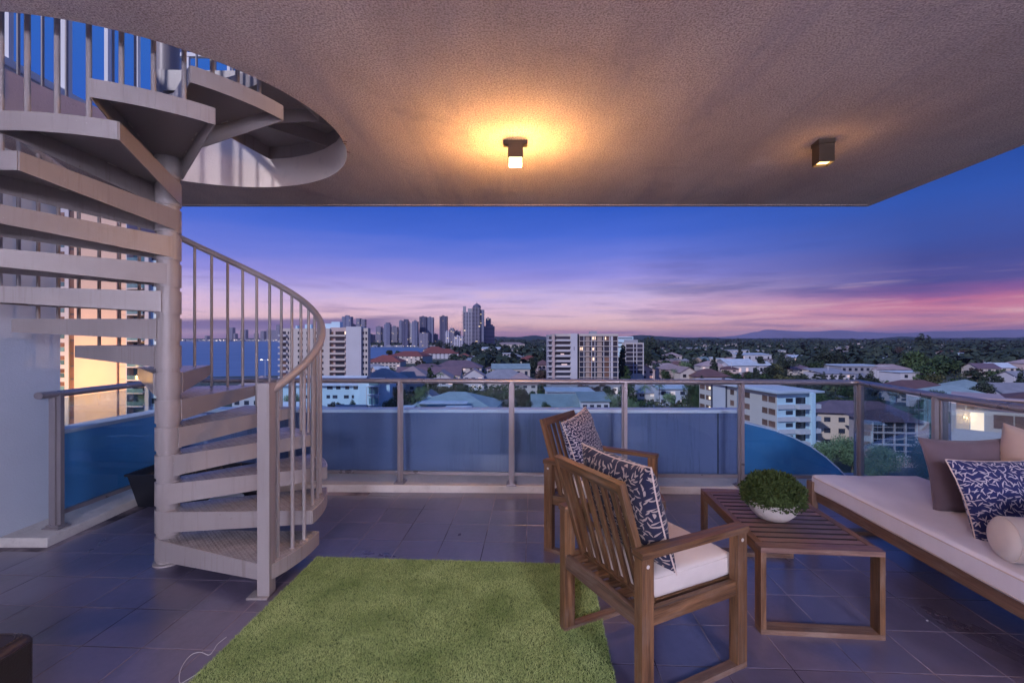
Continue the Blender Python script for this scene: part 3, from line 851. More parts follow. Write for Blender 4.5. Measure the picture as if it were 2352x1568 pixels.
# ------------------------------------------------------------------ apartment behind the viewer (unseen), with added fill lamps
ap = thing('apartment', 'white apartment front with an open doorway behind the terrace', 'wall', (0, -2.1, 0))
for nm, b in (('wall_panel', (-3.69, -2.8, -.1, .1, -0.003, ZC - .002)), ('wall_panel', (2.9, 3.5, -.1, .1, -0.003, ZC - .002)), ('lintel', (-2.798, 2.898, -.1, .1, 2.6, ZC - .002)),
              ('back_wall', (-3.69, 3.5, -2.6, -2.5, -0.003, ZC - .002))):
    MB().box(*b).build(nm, M['white'], ap)
def room_lamp(x, y, z, power, c, label):
    r_ = thing('floor_lamp', label, 'lamp', (x, y, 0))
    MB().tube([(0, 0, 0), (0, 0, 0.02)], 0.14, 24).build('foot', M['black_plastic'], r_)
    MB().tube([(0, 0, 0.02), (0, 0, z - 0.16)], 0.012, 8).build('stem', M['black_plastic'], r_)
    MB().lathe([(0.17, -0.16), (0.21, 0.16)], (0, 0, z), 24).build('lamp_shade', M['offwhite'], r_)
    L = bpy.data.lights.new('bulb', 'POINT'); L.energy = power; L.color = c; L.shadow_soft_size = 0.3
    o = bpy.data.objects.new('bulb', L); COL.objects.link(o); o.parent = r_; o.location = (0, 0, z + 0.05)
FILL_LAMPS = [(-1.2, -2.9, 2.3, 440, (0.76, 0.74, 1.0)), (1.9, -2.9, 2.3, 500, (0.76, 0.74, 1.0))]  # unseen point lamps without fittings, added to brighten the terrace
for i, (x, y, z, p_, c_) in enumerate(FILL_LAMPS):
    L = bpy.data.lights.new('fill_light', 'POINT'); L.energy = p_; L.color = c_; L.shadow_soft_size = 0.45
    o = bpy.data.objects.new('fill_light', L); COL.objects.link(o); o.location = (x, y, z)

# ------------------------------------------------------------------ turf rug
def rug():
    c0 = Vector((-1.331, 3.108, 0)); c1 = Vector((0.511, 3.006, 0))
    ux = (c1 - c0).normalized(); uy = Vector((0.062, 1.0, 0)).normalized() * -1
    Wd = (c1 - c0).length; Ln = 2.5
    def P(a, b): return c0 + ux * a + uy * b
    poly = [P(0, 0), P(0, Ln), P(Wd, Ln), P(Wd, 0)]
    rg = MB().prism([(p.x, p.y) for p in poly], 0.001, 0.007).build('turf_rug', M['grass_base'])
    tag(rg, 'green artificial turf rug lying flat on the dark tiles', 'rug')
    rng = np.random.default_rng(3)
    n = 240000
    a = rng.uniform(-0.004, Wd + 0.004, n); b = np.concatenate([rng.uniform(-0.006, 1.35, int(n * .93)), rng.uniform(1.35, Ln, n - int(n * .93))])
    x = c0.x + ux.x * a + uy.x * b; y = c0.y + ux.y * a + uy.y * b
    th = rng.uniform(0, 6.283, n); w = rng.uniform(.0009, .0018, n); h = rng.uniform(.007, .014, n)
    ln_a = rng.uniform(0, 6.283, n); lean = rng.uniform(0.15, 1.1, n) * h
    V = np.zeros((n, 3, 3))
    V[:, 0] = np.stack([x - np.cos(th) * w, y - np.sin(th) * w, np.full(n, .006)], 1)
    V[:, 1] = np.stack([x + np.cos(th) * w, y + np.sin(th) * w, np.full(n, .006)], 1)
    V[:, 2] = np.stack([x + np.cos(ln_a) * lean, y + np.sin(ln_a) * lean, .006 + h], 1)
    me = bpy.data.meshes.new('blades')
    me.vertices.add(n * 3); me.loops.add(n * 3); me.polygons.add(n)
    me.vertices.foreach_set('co', V.reshape(-1))
    me.loops.foreach_set('vertex_index', np.arange(n * 3, dtype=np.int32))
    me.polygons.foreach_set('loop_start', np.arange(0, n * 3, 3, dtype=np.int32))
    me.polygons.foreach_set('loop_total', np.full(n, 3, dtype=np.int32))
    me.materials.append(M['grass']); me.update(); me.validate()
    o = place('grass_blades', me, rg); o['kind'] = 'stuff'
rug()

# ------------------------------------------------------------------ armchairs
def armchair(label, loc, rz):
    """local x = facing direction, y = to the left; origin at the rear right leg foot centre line"""
    r_ = thing('armchair', label, 'armchair', loc, rz, 'slatted wooden armchairs')
    W2, D2, H = 0.2825, 0.28, 0.645
    m = M['wood']
    lw, ld = 0.045, 0.062
    for sy in (-1, 1):
        for sx in (-1, 1):
            MB().box(sx * D2 - ld / 2, sx * D2 + ld / 2, sy * W2 - lw / 2, sy * W2 + lw / 2, 0.0255 if True else 0, H - 0.0275).build('leg', m, r_, bevel=0.0025)
        MB().box(-D2 - ld / 2 - .004, D2 + ld / 2 + .004, sy * W2 - 0.031, sy * W2 + 0.031, H - 0.027, H).build('armrest', m, r_, bevel=0.004)
        MB().box(-D2 - ld / 2, D2 + ld / 2, sy * W2 - lw / 2, sy * W2 + lw / 2, 0.0, 0.025).build('floor_runner', M['wood_grey'], r_, bevel=0.003)
        MB().box(-D2 + ld / 2 + .001, D2 - ld / 2 - .001, sy * W2 - 0.014, sy * W2 + 0.014, 0.335, 0.400).build('side_rail', m, r_, bevel=0.003)
        MB().tube([(-D2 + .0, sy * (W2 + lw / 2), 0.585), (-D2, sy * (W2 + lw / 2 + .002), 0.585)], 0.008, 10).build('bolt', M['bowl'], r_)
        MB().tube([(D2 + .0, sy * (W2 + lw / 2), 0.585), (D2, sy * (W2 + lw / 2 + .002), 0.585)], 0.008, 10).build('bolt', M['bowl'], r_)
    wi = W2 - lw / 2 - .001
    MB().box(-D2 - ld / 2 + .004, -D2 - ld / 2 + 0.030, -wi, wi, 0.330, 0.398).build('rear_rail', M['wood_grey'], r_, bevel=0.003)
    MB().box(D2 + ld / 2 - 0.030, D2 + ld / 2 - .004, -wi, wi, 0.330, 0.398).build('front_rail', m, r_, bevel=0.003)
    # seat slats front to back
    for k in range(6):
        y = -0.215 + k * 0.086
        MB().box(-D2 - ld / 2 + .031, D2 + ld / 2 - .031, y - 0.024, y + 0.024, 0.378, 0.394).build('seat_slat', m, r_, bevel=0.002)
    # back frame, reclined
    zb, zt = 0.36, 0.915
    xb, xt = -D2 + 0.085, -D2 - 0.085
    def bp(t, y): return Vector((xb + (xt - xb) * t, y, zb + (zt - zb) * t))
    up = (bp(1, 0) - bp(0, 0)).normalized(); nrm = Vector((1, 0, 0)) - up * up.x; nrm.normalize()
    bw_ = 0.238
    for sy in (-1, 1):
        MB().obox((bp(0, sy * bw_) + bp(1, sy * bw_)) / 2, up * ((bp(1, 0) - bp(0, 0)).length), (0, 0.032, 0), nrm * 0.030).build('back_stile', m, r_, bevel=0.003)
    MB().obox(bp(1.0, 0) - up * 0.026, (0, 2 * bw_ - 0.033, 0), up * 0.052, nrm * 0.026).build('top_rail', m, r_, bevel=0.003)
    MB().obox(bp(0.0, 0) + up * 0.030, (0, 2 * bw_ - 0.033, 0), up * 0.045, nrm * 0.026).build('bottom_rail', m, r_, bevel=0.003)
    L0, L1 = bp(0, 0) + up * 0.053, bp(1, 0) - up * 0.053
    for k in range(6):
        y = -0.17 + k * 0.068
        MB().obox((L0 + L1) / 2 + Vector((0, y, 0)), L1 - L0, (0, 0.028, 0), nrm * 0.014).build('back_slat', m, r_, bevel=0.002)
    return r_, bp, up, nrm

def cushion_mesh(w, d, h, pinch=0.0, bulge=0.35, n=26, seed=0, wr=0.004, corner=3.2, flat=False):
    """soft cushion lying in local xy, thickness h; pinch>0 draws out pillow corners"""
    mb = MB(); V = []; idx = {}
    def prof(u, v):
        a = (1 - abs(u) ** corner) ; b = (1 - abs(v) ** corner)
        return max(0.0, a * b) ** bulge
    rr = []
    for side in (1, -1):
        for i in range(n + 1):
            for j in range(n + 1):
                u, v = -1 + 2 * i / n, -1 + 2 * j / n
                # denser at rim
                u = math.sin(u * math.pi / 2); v = math.sin(v * math.pi / 2)
                t = prof(u, v)
                px = u * w / 2 * (1 - pinch * (1 - abs(v) ** 2) * abs(u) ** 1.5)
                py = v * d / 2 * (1 - pinch * (1 - abs(u) ** 2) * abs(v) ** 1.5)
                nz = mnoise.noise(Vector((u * 2.3 + seed * 9.1, v * 2.3, side * 1.7))) * wr * 3 + mnoise.noise(Vector((u * 7 + seed * 3, v * 5, side))) * wr * 1.8
                rim_ = 0.0 if not flat else 0.5 * h * min(1, 1)
                z = side * (h / 2 * t) + nz * min(1, t * 2)
                V.append((px, py, z))
    m = n + 1
    faces, uvs = [], []
    for s_ in (0, 1):
        o = s_ * m * m
        for i in range(n):
            for j in range(n):
                q = (o + i * m + j, o + (i + 1) * m + j, o + (i + 1) * m + j + 1, o + i * m + j + 1)
                if s_: q = q[::-1]
                faces.append(q)
                uvs.append([(V[k][0] + s_ * 1.37, V[k][1] + s_ * .77) for k in q])
    # weld the rims (t=0 there so both sides coincide)
    mb.mesh(V, faces, uvs, smooth=True)
    rimpts = []
    for i in range(n + 1): rimpts.append(V[i * m])
    for j in range(1, n + 1): rimpts.append(V[n * m + j])
    for i in range(n - 1, -1, -1): rimpts.append(V[i * m + n])
    for j in range(n - 1, 0, -1): rimpts.append(V[j])
    return mb, rimpts
def slab_cushion(w, d, h, r=0.035, crown=0.012, n=10, seed=0, wr=0.003):
    """box cushion with rounded edges and two piping lines"""
    mb = MB()
    nx, ny = max(8, int(w / 0.05)), max(8, int(d / 0.05))
    def sect(sgn):
        pass
    # rounded box by a dense grid cube mapping
    prof = [(-1.0, 0.0), (-0.985, 0.35), (-0.93, 0.72), (-0.80, 0.95), (-0.5, 1.0), (0.5, 1.0), (0.80, 0.95), (0.93, 0.72), (0.985, 0.35), (1.0, 0.0)]
    bm = bmesh.new()
    bmesh.ops.create_cube(bm, size=1.0)
    for v in bm.verts: v.co = Vector((v.co.x * w, v.co.y * d, v.co.z * h))
    bmesh.ops.bevel(bm, geom=list(bm.edges), offset=r, segments=4, profile=0.6, affect='EDGES')
    bmesh.ops.subdivide_edges(bm, edges=[e for e in bm.edges if e.calc_length() > 0.12], cuts=10, use_grid_fill=True)
    for v in bm.verts:
        u, t = v.co.x / (w / 2), v.co.y / (d / 2)
        k = max(0, 1 - abs(u) ** 3) * max(0, 1 - abs(t) ** 3)
        if v.co.z > 0: v.co.z += crown * k
        v.co.z += mnoise.noise(Vector((v.co.x * 4 + seed, v.co.y * 4, v.co.z * 5))) * wr
        v.co.x += mnoise.noise(Vector((v.co.y * 6 + seed, v.co.z * 6, 3.1))) * wr * .8
        v.co.y += mnoise.noise(Vector((v.co.x * 6 + seed, v.co.z * 6, 8.1))) * wr * .8
    bm.normal_update()
    return bm
def bm_obj(bm, name, mat, parent=None, loc=(0, 0, 0), rot=(0, 0, 0)):
    me = bpy.data.meshes.new(name); bm.to_mesh(me); bm.free()
    for p in me.polygons: p.use_smooth = True
    me.materials.append(mat)
    return place(name, me, parent, loc, rot)
def piping(w, d, z, r, inset=0.004, pr=0.0035):
    pts = []
    a, b = w / 2 - inset, d / 2 - inset
    for cx_, cy_, a0 in ((a - r, b - r, 0), (-a + r, b - r, 90), (-a + r, -b + r, 180), (a - r, -b + r, 270)):
        for k in range(5):
            t = R(a0 + k * 22.5); pts.append((cx_ + r * math.cos(t), cy_ + r * math.sin(t), z))
    return MB().tube(pts, pr, 6, closed=True)
def pillow(name, label, cat, mat, w, h, t, M4, pipe=None, group=None, seed=0, pinch=0.09):
    mb, rimp = cushion_mesh(w, h, t, pinch=pinch, seed=seed, bulge=0.42, corner=2.4)
    o = mb.build(name, mat); o.matrix_world = M4
    tag(o, label, cat, group)
    o.data.name = name
    md = o.modifiers.new('weld', 'WELD'); md.merge_threshold = 0.0004
    if pipe:
        MB().tube(rimp, 0.004, 6, closed=True).build('piping', pipe, o)
    return o
def frame(origin, xdir, ydir):
    x = Vector(xdir).normalized(); y = Vector(ydir); y = (y - x * y.dot(x)).normalized(); z = x.cross(y)
    m = Matrix.Identity(4)
    for i, v in enumerate((x, y, z)):
        for j in range(3): m[j][i] = v[j]
    m.translation = Vector(origin)
    return m

chairs = []
for lab, c, ang in (('front slatted wooden armchair nearest the viewer, standing partly on the turf rug', (0.662, 2.221), R(26.1)),
                    ('rear slatted wooden armchair close to the glass railing, behind the nearer one', (0.655, 3.305), R(-34))):
    r_, bp, up, nrm = armchair(lab, (c[0], c[1], 0), ang)
    chairs.append(r_)
bpy.context.view_layer.update()
def chair_items(r_, seatlab, backlab, mat, bw_, bh_, seed, lean=0.0, side=0.0, zz=0.0, th=0.17, roll=0.0):
    mw = Matrix.Translation(r_.location) @ Matrix.Rotation(r_.rotation_euler.z, 4, 'Z')
    bm = slab_cushion(0.50, 0.50, 0.105, 0.03, 0.02, seed=seed, wr=0.005)
    o = bm_obj(bm, 'seat_cushion', M['cream']); o.matrix_world = mw @ Matrix.Translation((0.045, 0, 0.394 + 0.056))
    tag(o, seatlab, 'cushion', 'cream seat cushions on the armchairs')
    piping(0.50, 0.50, 0.036, 0.03, 0.002).build('piping', M['cream'], o)
    bz = 0.505
    xd = mw.to_3x3() @ Vector((0, 1, 0)); upw = mw.to_3x3() @ (Vector((-0.30, 0, 1)))
    cl_ = Vector((-0.28 + 0.085 - 0.17 * 0.5 + 0.055 + th / 2 + lean, side, bz + bh_ / 2 - 0.035 + zz))
    M4 = frame(mw @ cl_, xd, upw) @ Matrix.Rotation(roll, 4, 'Z')
    pillow('back_cushion', backlab, 'cushion', mat, bw_, bh_, th, M4, M['blush'], 'leaf printed cushions', seed=seed, pinch=0.07)
chair_items(chairs[0], 'cream seat cushion on the front armchair', 'dark navy cushion with large pale leaves leaning in the front armchair', M['leaf_navy'], 0.50, 0.50, 1, th=0.17)
chair_items(chairs[1], 'cream seat cushion on the rear armchair by the railing', 'navy cushion with dense small white leaves tilted in the rear armchair', M['leaf_small'], 0.43, 0.43, 2, lean=0.01, side=-0.03, zz=0.05, th=0.16, roll=R(8))

# ------------------------------------------------------------------ slatted tables
def table(label, loc, rz, w, l, h, group, nslat=12):
    r_ = thing('coffee_table', label, 'table', loc, rz, group)
    t, dp = 0.026, 0.070
    for ye, nm in ((dp / 2, 'near'), (l - dp / 2, 'far')):
        for xe in (t / 2, w - t / 2):
            MB().box(xe - t / 2, xe + t / 2, ye - dp / 2, ye + dp / 2, 0.0265, h - 0.0265).build('leg', M['wood'], r_, bevel=0.002)
        MB().box(0, w, ye - dp / 2, ye + dp / 2, 0.0, 0.026).build('floor_runner', M['wood_grey'], r_, bevel=0.003)
        MB().box(0, w, ye - dp / 2, ye + dp / 2, h - 0.026, h).build('end_board', M['wood_top'], r_, bevel=0.003)
    for xe in (0.018, w - 0.018):
        MB().box(xe - 0.018, xe + 0.018, dp + .001, l - dp - .001, h - 0.055, h).build('side_rail', M['wood'], r_, bevel=0.003)
    L_ = l - 2 * dp - 0.004; pit = L_ / nslat
    me = MB().box(-(w - 0.078) / 2, (w - 0.078) / 2, -(pit - 0.019) / 2, (pit - 0.019) / 2, -0.016, 0).data('slat', [M['wood_top'], M['gap_shade']])
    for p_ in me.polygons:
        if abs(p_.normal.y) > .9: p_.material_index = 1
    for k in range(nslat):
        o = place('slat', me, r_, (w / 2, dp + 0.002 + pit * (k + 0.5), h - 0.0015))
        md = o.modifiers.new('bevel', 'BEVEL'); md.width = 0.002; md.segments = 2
    return r_
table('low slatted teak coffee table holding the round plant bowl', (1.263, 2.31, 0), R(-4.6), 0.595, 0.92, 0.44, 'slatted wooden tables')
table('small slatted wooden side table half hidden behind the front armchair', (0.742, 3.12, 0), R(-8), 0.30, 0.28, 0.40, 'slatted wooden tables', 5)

# plant bowl
bw2 = thing('plant_bowl', 'round clipped green plant in a pale stone bowl on the coffee table', 'plant', (1.535, 2.68, 0.4405))
MB().lathe([(0.0, 0.0), (0.055, 0.0), (0.085, 0.012), (0.118, 0.045), (0.134, 0.085), (0.136, 0.108), (0.130, 0.112), (0.126, 0.104), (0.10, 0.095), (0.0, 0.095)], n=48).build('bowl', M['bowl'], bw2)
def leaf_ball(n, rx, rz, cz, ls, seed, mat_leaf):
    rng = random.Random(seed); mb = MB()
    for _ in range(n):
        while True:
            d = Vector((rng.gauss(0, 1), rng.gauss(0, 1), rng.gauss(0.25, 1)))
            if d.length > .1: break
        d.normalize()
        if d.z < -0.35: continue
        lump = 1 + 0.10 * mnoise.noise(d * 3.0 + Vector((seed, 0, 0))) + 0.05 * mnoise.noise(d * 8)
        rr = lump * rng.uniform(0.80, 1.04)
        p = Vector((d.x * rx * rr, d.y * rx * rr, cz + d.z * rz * rr))
        out = (d + Vector((rng.gauss(0, .5), rng.gauss(0, .5), rng.gauss(0.2, .5)))).normalized()
        sd = out.cross(Vector((rng.gauss(0, 1), rng.gauss(0, 1), rng.gauss(0, 1)))).normalized()
        s_ = ls * rng.uniform(0.7, 1.3)
        mb.quad([p - out * s_ * 0.2, p + sd * s_ * 0.32 + out * s_ * 0.4, p + out * s_, p - sd * s_ * 0.32 + out * s_ * 0.4])
    return mb
lb = leaf_ball(9000, 0.166, 0.135, 0.135, 0.014, 4, None); lo_ = lb.build('foliage', M['box_leaf'], bw2); lo_['kind'] = 'stuff'
core = MB().lathe([(0.0, 0.235), (0.06, 0.225), (0.11, 0.19), (0.138, 0.14), (0.130, 0.10), (0.0, 0.095)], n=24); core.build('inner_twigs', M['grass_base'], bw2)

# ------------------------------------------------------------------ day bed
DBR = R(-2.6)
dbd = thing('daybed', 'long low teak daybed frame along the right side of the terrace', 'daybed', (2.335, 3.56, 0), DBR)
LB = 2.25
def dbox(n_, b, mat, bev=0.003): return MB().box(*b).build(n_, mat, dbd, bevel=bev)
dbox('side_beam', (0.0, 0.032, -LB, -0.045, 0.255, 0.325), M['wood_grey'])
dbox('side_beam', (0.735, 0.767, -LB, -0.045, 0.255, 0.325), M['wood_grey'])
for ye in (-0.04, -LB + 0.04):
    for xe in (-0.012, 0.779):
        dbox('leg', (xe - 0.022, xe + 0.022, ye - 0.035, ye + 0.035, 0.029, 0.40), M['wood_grey'])
    dbox('floor_runner', (-0.034, 0.801, ye - 0.034, ye + 0.034, 0.0, 0.028), M['wood_grey'])
for k in range(22):
    y = -0.10 - k * 0.099
    dbox('slat', (0.033, 0.734, y - 0.035, y + 0.035, 0.300, 0.318), M['wood_grey'], 0.002)
ms = slab_cushion(0.80, LB - 0.03, 0.125, 0.028, 0.006, seed=5, wr=0.010)
mt = bm_obj(ms, 'mattress', M['offwhite'])
mt.matrix_world = Matrix.Translation((2.335, 3.56, 0)) @ Matrix.Rotation(DBR, 4, 'Z') @ Matrix.Translation((0.385, -LB / 2 - 0.01, 0.322 + 0.0635))
tag(mt, 'long off-white mattress pad lying on the teak daybed', 'mattress')
piping(0.80, LB - 0.03, 0.046, 0.03, 0.001).build('piping', M['blush'], mt)
piping(0.80, LB - 0.03, -0.046, 0.03, 0.001).build('piping', M['blush'], mt)
# bed cushions
pillow('bed_cushion', 'large blush back cushion with a pointed corner leaning at the railing side of the daybed', 'cushion', M['blush'], 0.80, 0.50, 0.20,
       frame((3.02, 2.45, 0.69), (0.06, -1.0, -0.10), (0.22, 0.0, 1.0)), M['blush'], seed=6, pinch=0.08)
pillow('bed_cushion', 'plain dusky brown cushion standing behind the blue leaf cushion on the daybed', 'cushion', M['brown_cloth'], 0.52, 0.46, 0.15,
       frame((2.83, 2.80, 0.655), (1.0, -0.12, 0.03), (0.05, 0.22, 1.0)), M['brown_cloth'], seed=7, pinch=0.10)
pillow('bed_cushion', 'bright blue and white leaf print cushion leaning on the daybed', 'cushion', M['leaf_blue'], 0.60, 0.44, 0.16,
       frame((2.72, 2.43, 0.635), (1.0, -0.10, 0.05), (-0.15, 0.40, 0.95)), M['blush'], 'leaf printed cushions', seed=8, pinch=0.08)
# bolster
bo = MB(); pr_ = [(0.0, 0.0), (0.055, 0.002), (0.085, 0.012), (0.100, 0.035), (0.103, 0.07), (0.103, 0.48), (0.10, 0.515), (0.085, 0.54), (0.0, 0.55)]
bo.lathe(pr_, n=40); b_o = bo.build('bolster', M['cream'])
b_o.matrix_world = Matrix.Translation((2.30, 2.16, 0.450 + 0.104)) @ Matrix.Rotation(R(-14), 4, 'Z') @ Matrix.Rotation(R(90), 4, 'Y')
tag(b_o, 'round cream bolster lying across the daybed in front of the cushions', 'bolster')
MB().tube([(0.099 * math.cos(t), 0.099 * math.sin(t), 0.033) for t in np.arange(0, 6.28, .2)], 0.004, 6, closed=True).build('piping', M['cream'], b_o)
pillow('bed_cushion', 'pale cushion with taupe underside at the right edge of the picture', 'cushion', M['cream'], 0.45, 0.42, 0.15,
       frame((2.46, 1.88, 0.61), (1.0, 0.10, 0.0), (-0.05, 0.35, 0.95)), M['brown_cloth'], seed=9, pinch=0.07)

# ------------------------------------------------------------------ leather ottoman, lower left
ob = bmesh.new(); bmesh.ops.create_cube(ob, size=1.0)
for v in ob.verts: v.co = Vector((v.co.x * 0.75, v.co.y * 0.75, v.co.z * 0.40))
bmesh.ops.bevel(ob, geom=list(ob.edges), offset=0.035, segments=5, profile=0.5, affect='EDGES')
ot = thing('ottoman', 'dark brown leather ottoman at the lower left corner', 'ottoman', (-2.085, 1.27, 0.0))
oo = bm_obj(ob, 'leather_body', M['leather'], ot, (0, 0, 0.25))
def rsq(w, z, r, pr, n=6):
    pts = []
    a = w / 2
    for cx_, cy_, a0 in ((a - r, a - r, 0), (-a + r, a - r, 90), (-a + r, -a + r, 180), (a - r, -a + r, 270)):
        for k in range(n): t = R(a0 + k * 90 / (n - 1)); pts.append((cx_ + r * math.cos(t), cy_ + r * math.sin(t), z))
    return MB().tube(pts, pr, 6, closed=True)
rsq(0.748, 0.423, 0.04, 0.0035).build('seam', M['leather'], ot)
rsq(0.700, 0.4495, 0.05, 0.0025).build('seam', M['leather'], ot)
sm = MB()
for k in range(60):
    y = -0.34 + k * 0.0115
    sm.obox((0.352, y, 0.4505), (0.002, 0, 0), (0, 0.006, 0), (0, 0, 0.0015))
    sm.obox((y, 0.352, 0.4505), (0.006, 0, 0), (0, 0.002, 0), (0, 0, 0.0015))
sm.build('stitching', M['twig'], ot)
for sx_ in (-1, 1):
    for sy_ in (-1, 1):
        MB().box(sx_ * 0.3 - .025, sx_ * 0.3 + .025, sy_ * 0.3 - .025, sy_ * 0.3 + .025, 0.0, 0.06).build('foot', M['black_plastic'], ot)

# ------------------------------------------------------------------ trough planter and white pot under the stairs
tp = thing('trough_planter', 'black plastic trough planter with dead twigs behind the staircase', 'planter', (-2.84, 4.19, 0), GR * 0.3)
def taper(mb, w0, d0, w1, d1, z0, z1, th=0.0):
    V = [(-w0 / 2, -d0 / 2, z0), (w0 / 2, -d0 / 2, z0), (w0 / 2, d0 / 2, z0), (-w0 / 2, d0 / 2, z0), (-w1 / 2, -d1 / 2, z1), (w1 / 2, -d1 / 2, z1), (w1 / 2, d1 / 2, z1), (-w1 / 2, d1 / 2, z1)]
    mb.mesh(V, [(0, 3, 2, 1)] + [(i, (i + 1) % 4, 4 + (i + 1) % 4, 4 + i) for i in range(4)])
    i = [(-w1 / 2 + .012, -d1 / 2 + .012, z1), (w1 / 2 - .012, -d1 / 2 + .012, z1), (w1 / 2 - .012, d1 / 2 - .012, z1), (-w1 / 2 + .012, d1 / 2 - .012, z1)]
    j = [(a * .97, b * .97, z1 - 0.05) for a, b, c in i]
    mb.mesh(V[4:] + i + j, [(k, (k + 1) % 4, 4 + (k + 1) % 4, 4 + k) for k in range(4)] + [(4 + k, 4 + (k + 1) % 4, 8 + (k + 1) % 4, 8 + k) for k in range(4)])
tm = MB(); taper(tm, 0.98, 0.28, 1.10, 0.38, 0.0, 0.30); tm.build('trough', M['black_plastic'], tp, bevel=0.003)
rm_ = MB()
for b in ((-.562, .562, -.202, -.187, .286, .304), (-.562, .562, .187, .202, .286, .304), (-.562, -.547, -.186, .186, .286, .304), (.547, .562, -.186, .186, .286, .304)): rm_.box(*b)
rm_.build('rim', M['black_plastic'], tp, bevel=0.003)
MB().box(-.53, .53, -.17, .17, 0.235, 0.255).build('soil', M['soil'], tp)
rng = random.Random(5)
tw = MB()
for k in range(26):
    x, y = rng.uniform(-.5, .5), rng.uniform(-.14, .14); p = Vector((x, y, .25)); pts = [p.copy()]
    d = Vector((rng.gauss(0, .6), rng.gauss(0, .5), 1)).normalized(); L = rng.uniform(.03, .09)
    for s_ in range(4):
        d = (d + Vector((rng.gauss(0, .3), rng.gauss(0, .3), rng.gauss(0, .2)))).normalized(); p = p + d * L / 3; pts.append(p.copy())
    tw.tube(pts, 0.003, 5)
two = tw.build('twigs', M['twig'], tp)
wp = thing('white_pot', 'small white pot on the tiles seen between the lowest treads', 'pot', (-2.42, 3.86, 0))
MB().lathe([(0.0, 0.0), (0.085, 0.0), (0.12, 0.13), (0.13, 0.15), (0.118, 0.15), (0.105, 0.11), (0, 0.11)], n=32).build('pot_wall', M['white'], wp)
# cable at the rug's edge
def ground(dx, dy, z=0.0):
    y = F * (EYE - z) / (dy - HY); return Vector(((dx - CX) / F * y, y, z))
cp = [(520, 1462), (500, 1478), (492, 1490), (480, 1503), (462, 1497), (444, 1500), (430, 1512), (418, 1530), (412, 1550), (414, 1568), (430, 1560), (450, 1548), (470, 1535)]
def smooth(pts, k=6):
    out = []
    for i in range(len(pts) - 1):
        p0 = pts[max(0, i - 1)]; p1 = pts[i]; p2 = pts[i + 1]; p3 = pts[min(len(pts) - 1, i + 2)]
        for j in range(k):
            t = j / k
            out.append(0.5 * ((2 * p1) + (p2 - p0) * t + (2 * p0 - 5 * p1 + 4 * p2 - p3) * t * t + (3 * p1 - p0 - 3 * p2 + p3) * t ** 3))
    return out + [pts[-1]]
cb = MB().tube(smooth([ground(*p, 0.0035) for p in cp]), 0.0016, 6).build('cable', M['cable'])
tag(cb, 'thin white cable looping on the tiles beside the turf rug', 'cable')
# pebbles / crumbs on the floor near the day bed
for dx, dy, s_ in ((2130, 1424, .006), (1735, 1396, .004), (1748, 1420, .003)):
    p = ground(dx, dy, 0.002)
    c_ = MB().obox(p, (s_ * 1.6, s_ * .4, 0), (-s_ * .3, s_, 0), (0, 0, .003)).build('crumb', M['cable'])
    tag(c_, {2130: 'larger white crumb on the tiles in front of the daybed', 1735: 'white speck on the tiles left of the coffee table leg, the further one', 1748: 'tiny white speck on the tiles left of the coffee table leg, the nearer one'}[dx], 'crumb')
# =================================================================== THE CITY BELOW
GZ = -30.0
def sx(dx, Y): return (dx - CX) / F * Y
def sz(dy, Y): return EYE + (HY - dy) / F * Y
def gy_(dy): return F * (EYE - GZ) / (dy - HY)           # distance of a ground point seen at row dy
C = {}
C['white'] = paint('render_white', (0.54, 0.53, 0.57), 0.8, 0.06, 0.15, dirt=0.10)
C['cream'] = paint('render_cream', (0.56, 0.50, 0.46), 0.8, 0.06, 0.15, dirt=0.10)
C['pink'] = paint('render_pink', (0.52, 0.40, 0.38), 0.8, 0.08, 0.15, dirt=0.12)
C['peach'] = paint('render_peach', (0.70, 0.52, 0.41), 0.8, 0.05, 0.15)
C['tan'] = paint('render_tan', (0.36, 0.28, 0.24), 0.8, 0.06, 0.3)
C['bluewhite'] = paint('render_blue_white', (0.52, 0.70, 0.80), 0.75, 0.05, 0.15, dirt=0.08)
C['grey'] = paint('render_grey', (0.30, 0.30, 0.34), 0.8, 0.08, 0.2)
C['darkgrey'] = paint('dark_recess', (0.07, 0.07, 0.10), 0.6, 0.1, 0.2)
C['win'] = paint('window_dark', (0.022, 0.026, 0.045), 0.12, 0.3, 0.8, spec=0.8, objvar=0.5)
C['win_warm'] = paint('window_curtain', (0.16, 0.085, 0.06), 0.3, 0.3, 0.8, spec=0.6, objvar=0.4)
C['win_teal'] = paint('window_teal', (0.10, 0.20, 0.24), 0.15, 0.3, 0.8, spec=0.7, objvar=0.4)
C['lit'] = emit_mat('window_lit', (1.0, 0.60, 0.25, 1), 1.1)
C['lit_dim'] = emit_mat('window_lit_dim', (0.95, 0.42, 0.16, 1), 0.35)
C['frame'] = paint('window_frame', (0.60, 0.60, 0.64), 0.6)
def rooft(name, c, rib=1.0):
    m = paint(name, c, 0.7, 0.16, 0.25, dirt=0.25, objvar=0.18)
    return m
C['r_red'] = rooft('roof_red_tile', (0.20, 0.058, 0.045))
C['r_brown'] = rooft('roof_brown_tile', (0.12, 0.062, 0.062))
C['r_purple'] = rooft('roof_plum_tile', (0.13, 0.085, 0.11))
C['r_grey'] = rooft('roof_grey', (0.24, 0.24, 0.28))
C['r_teal'] = rooft('roof_teal_metal', (0.20, 0.27, 0.29))
C['r_light'] = rooft('roof_light_metal', (0.42, 0.47, 0.53))
C['r_pink'] = rooft('roof_pinkish_tile', (0.34, 0.255, 0.26))
C['leaf_a'] = foliage('leaf_dark', (0.012, 0.020, 0.017, 1), (0.050, 0.070, 0.045, 1))
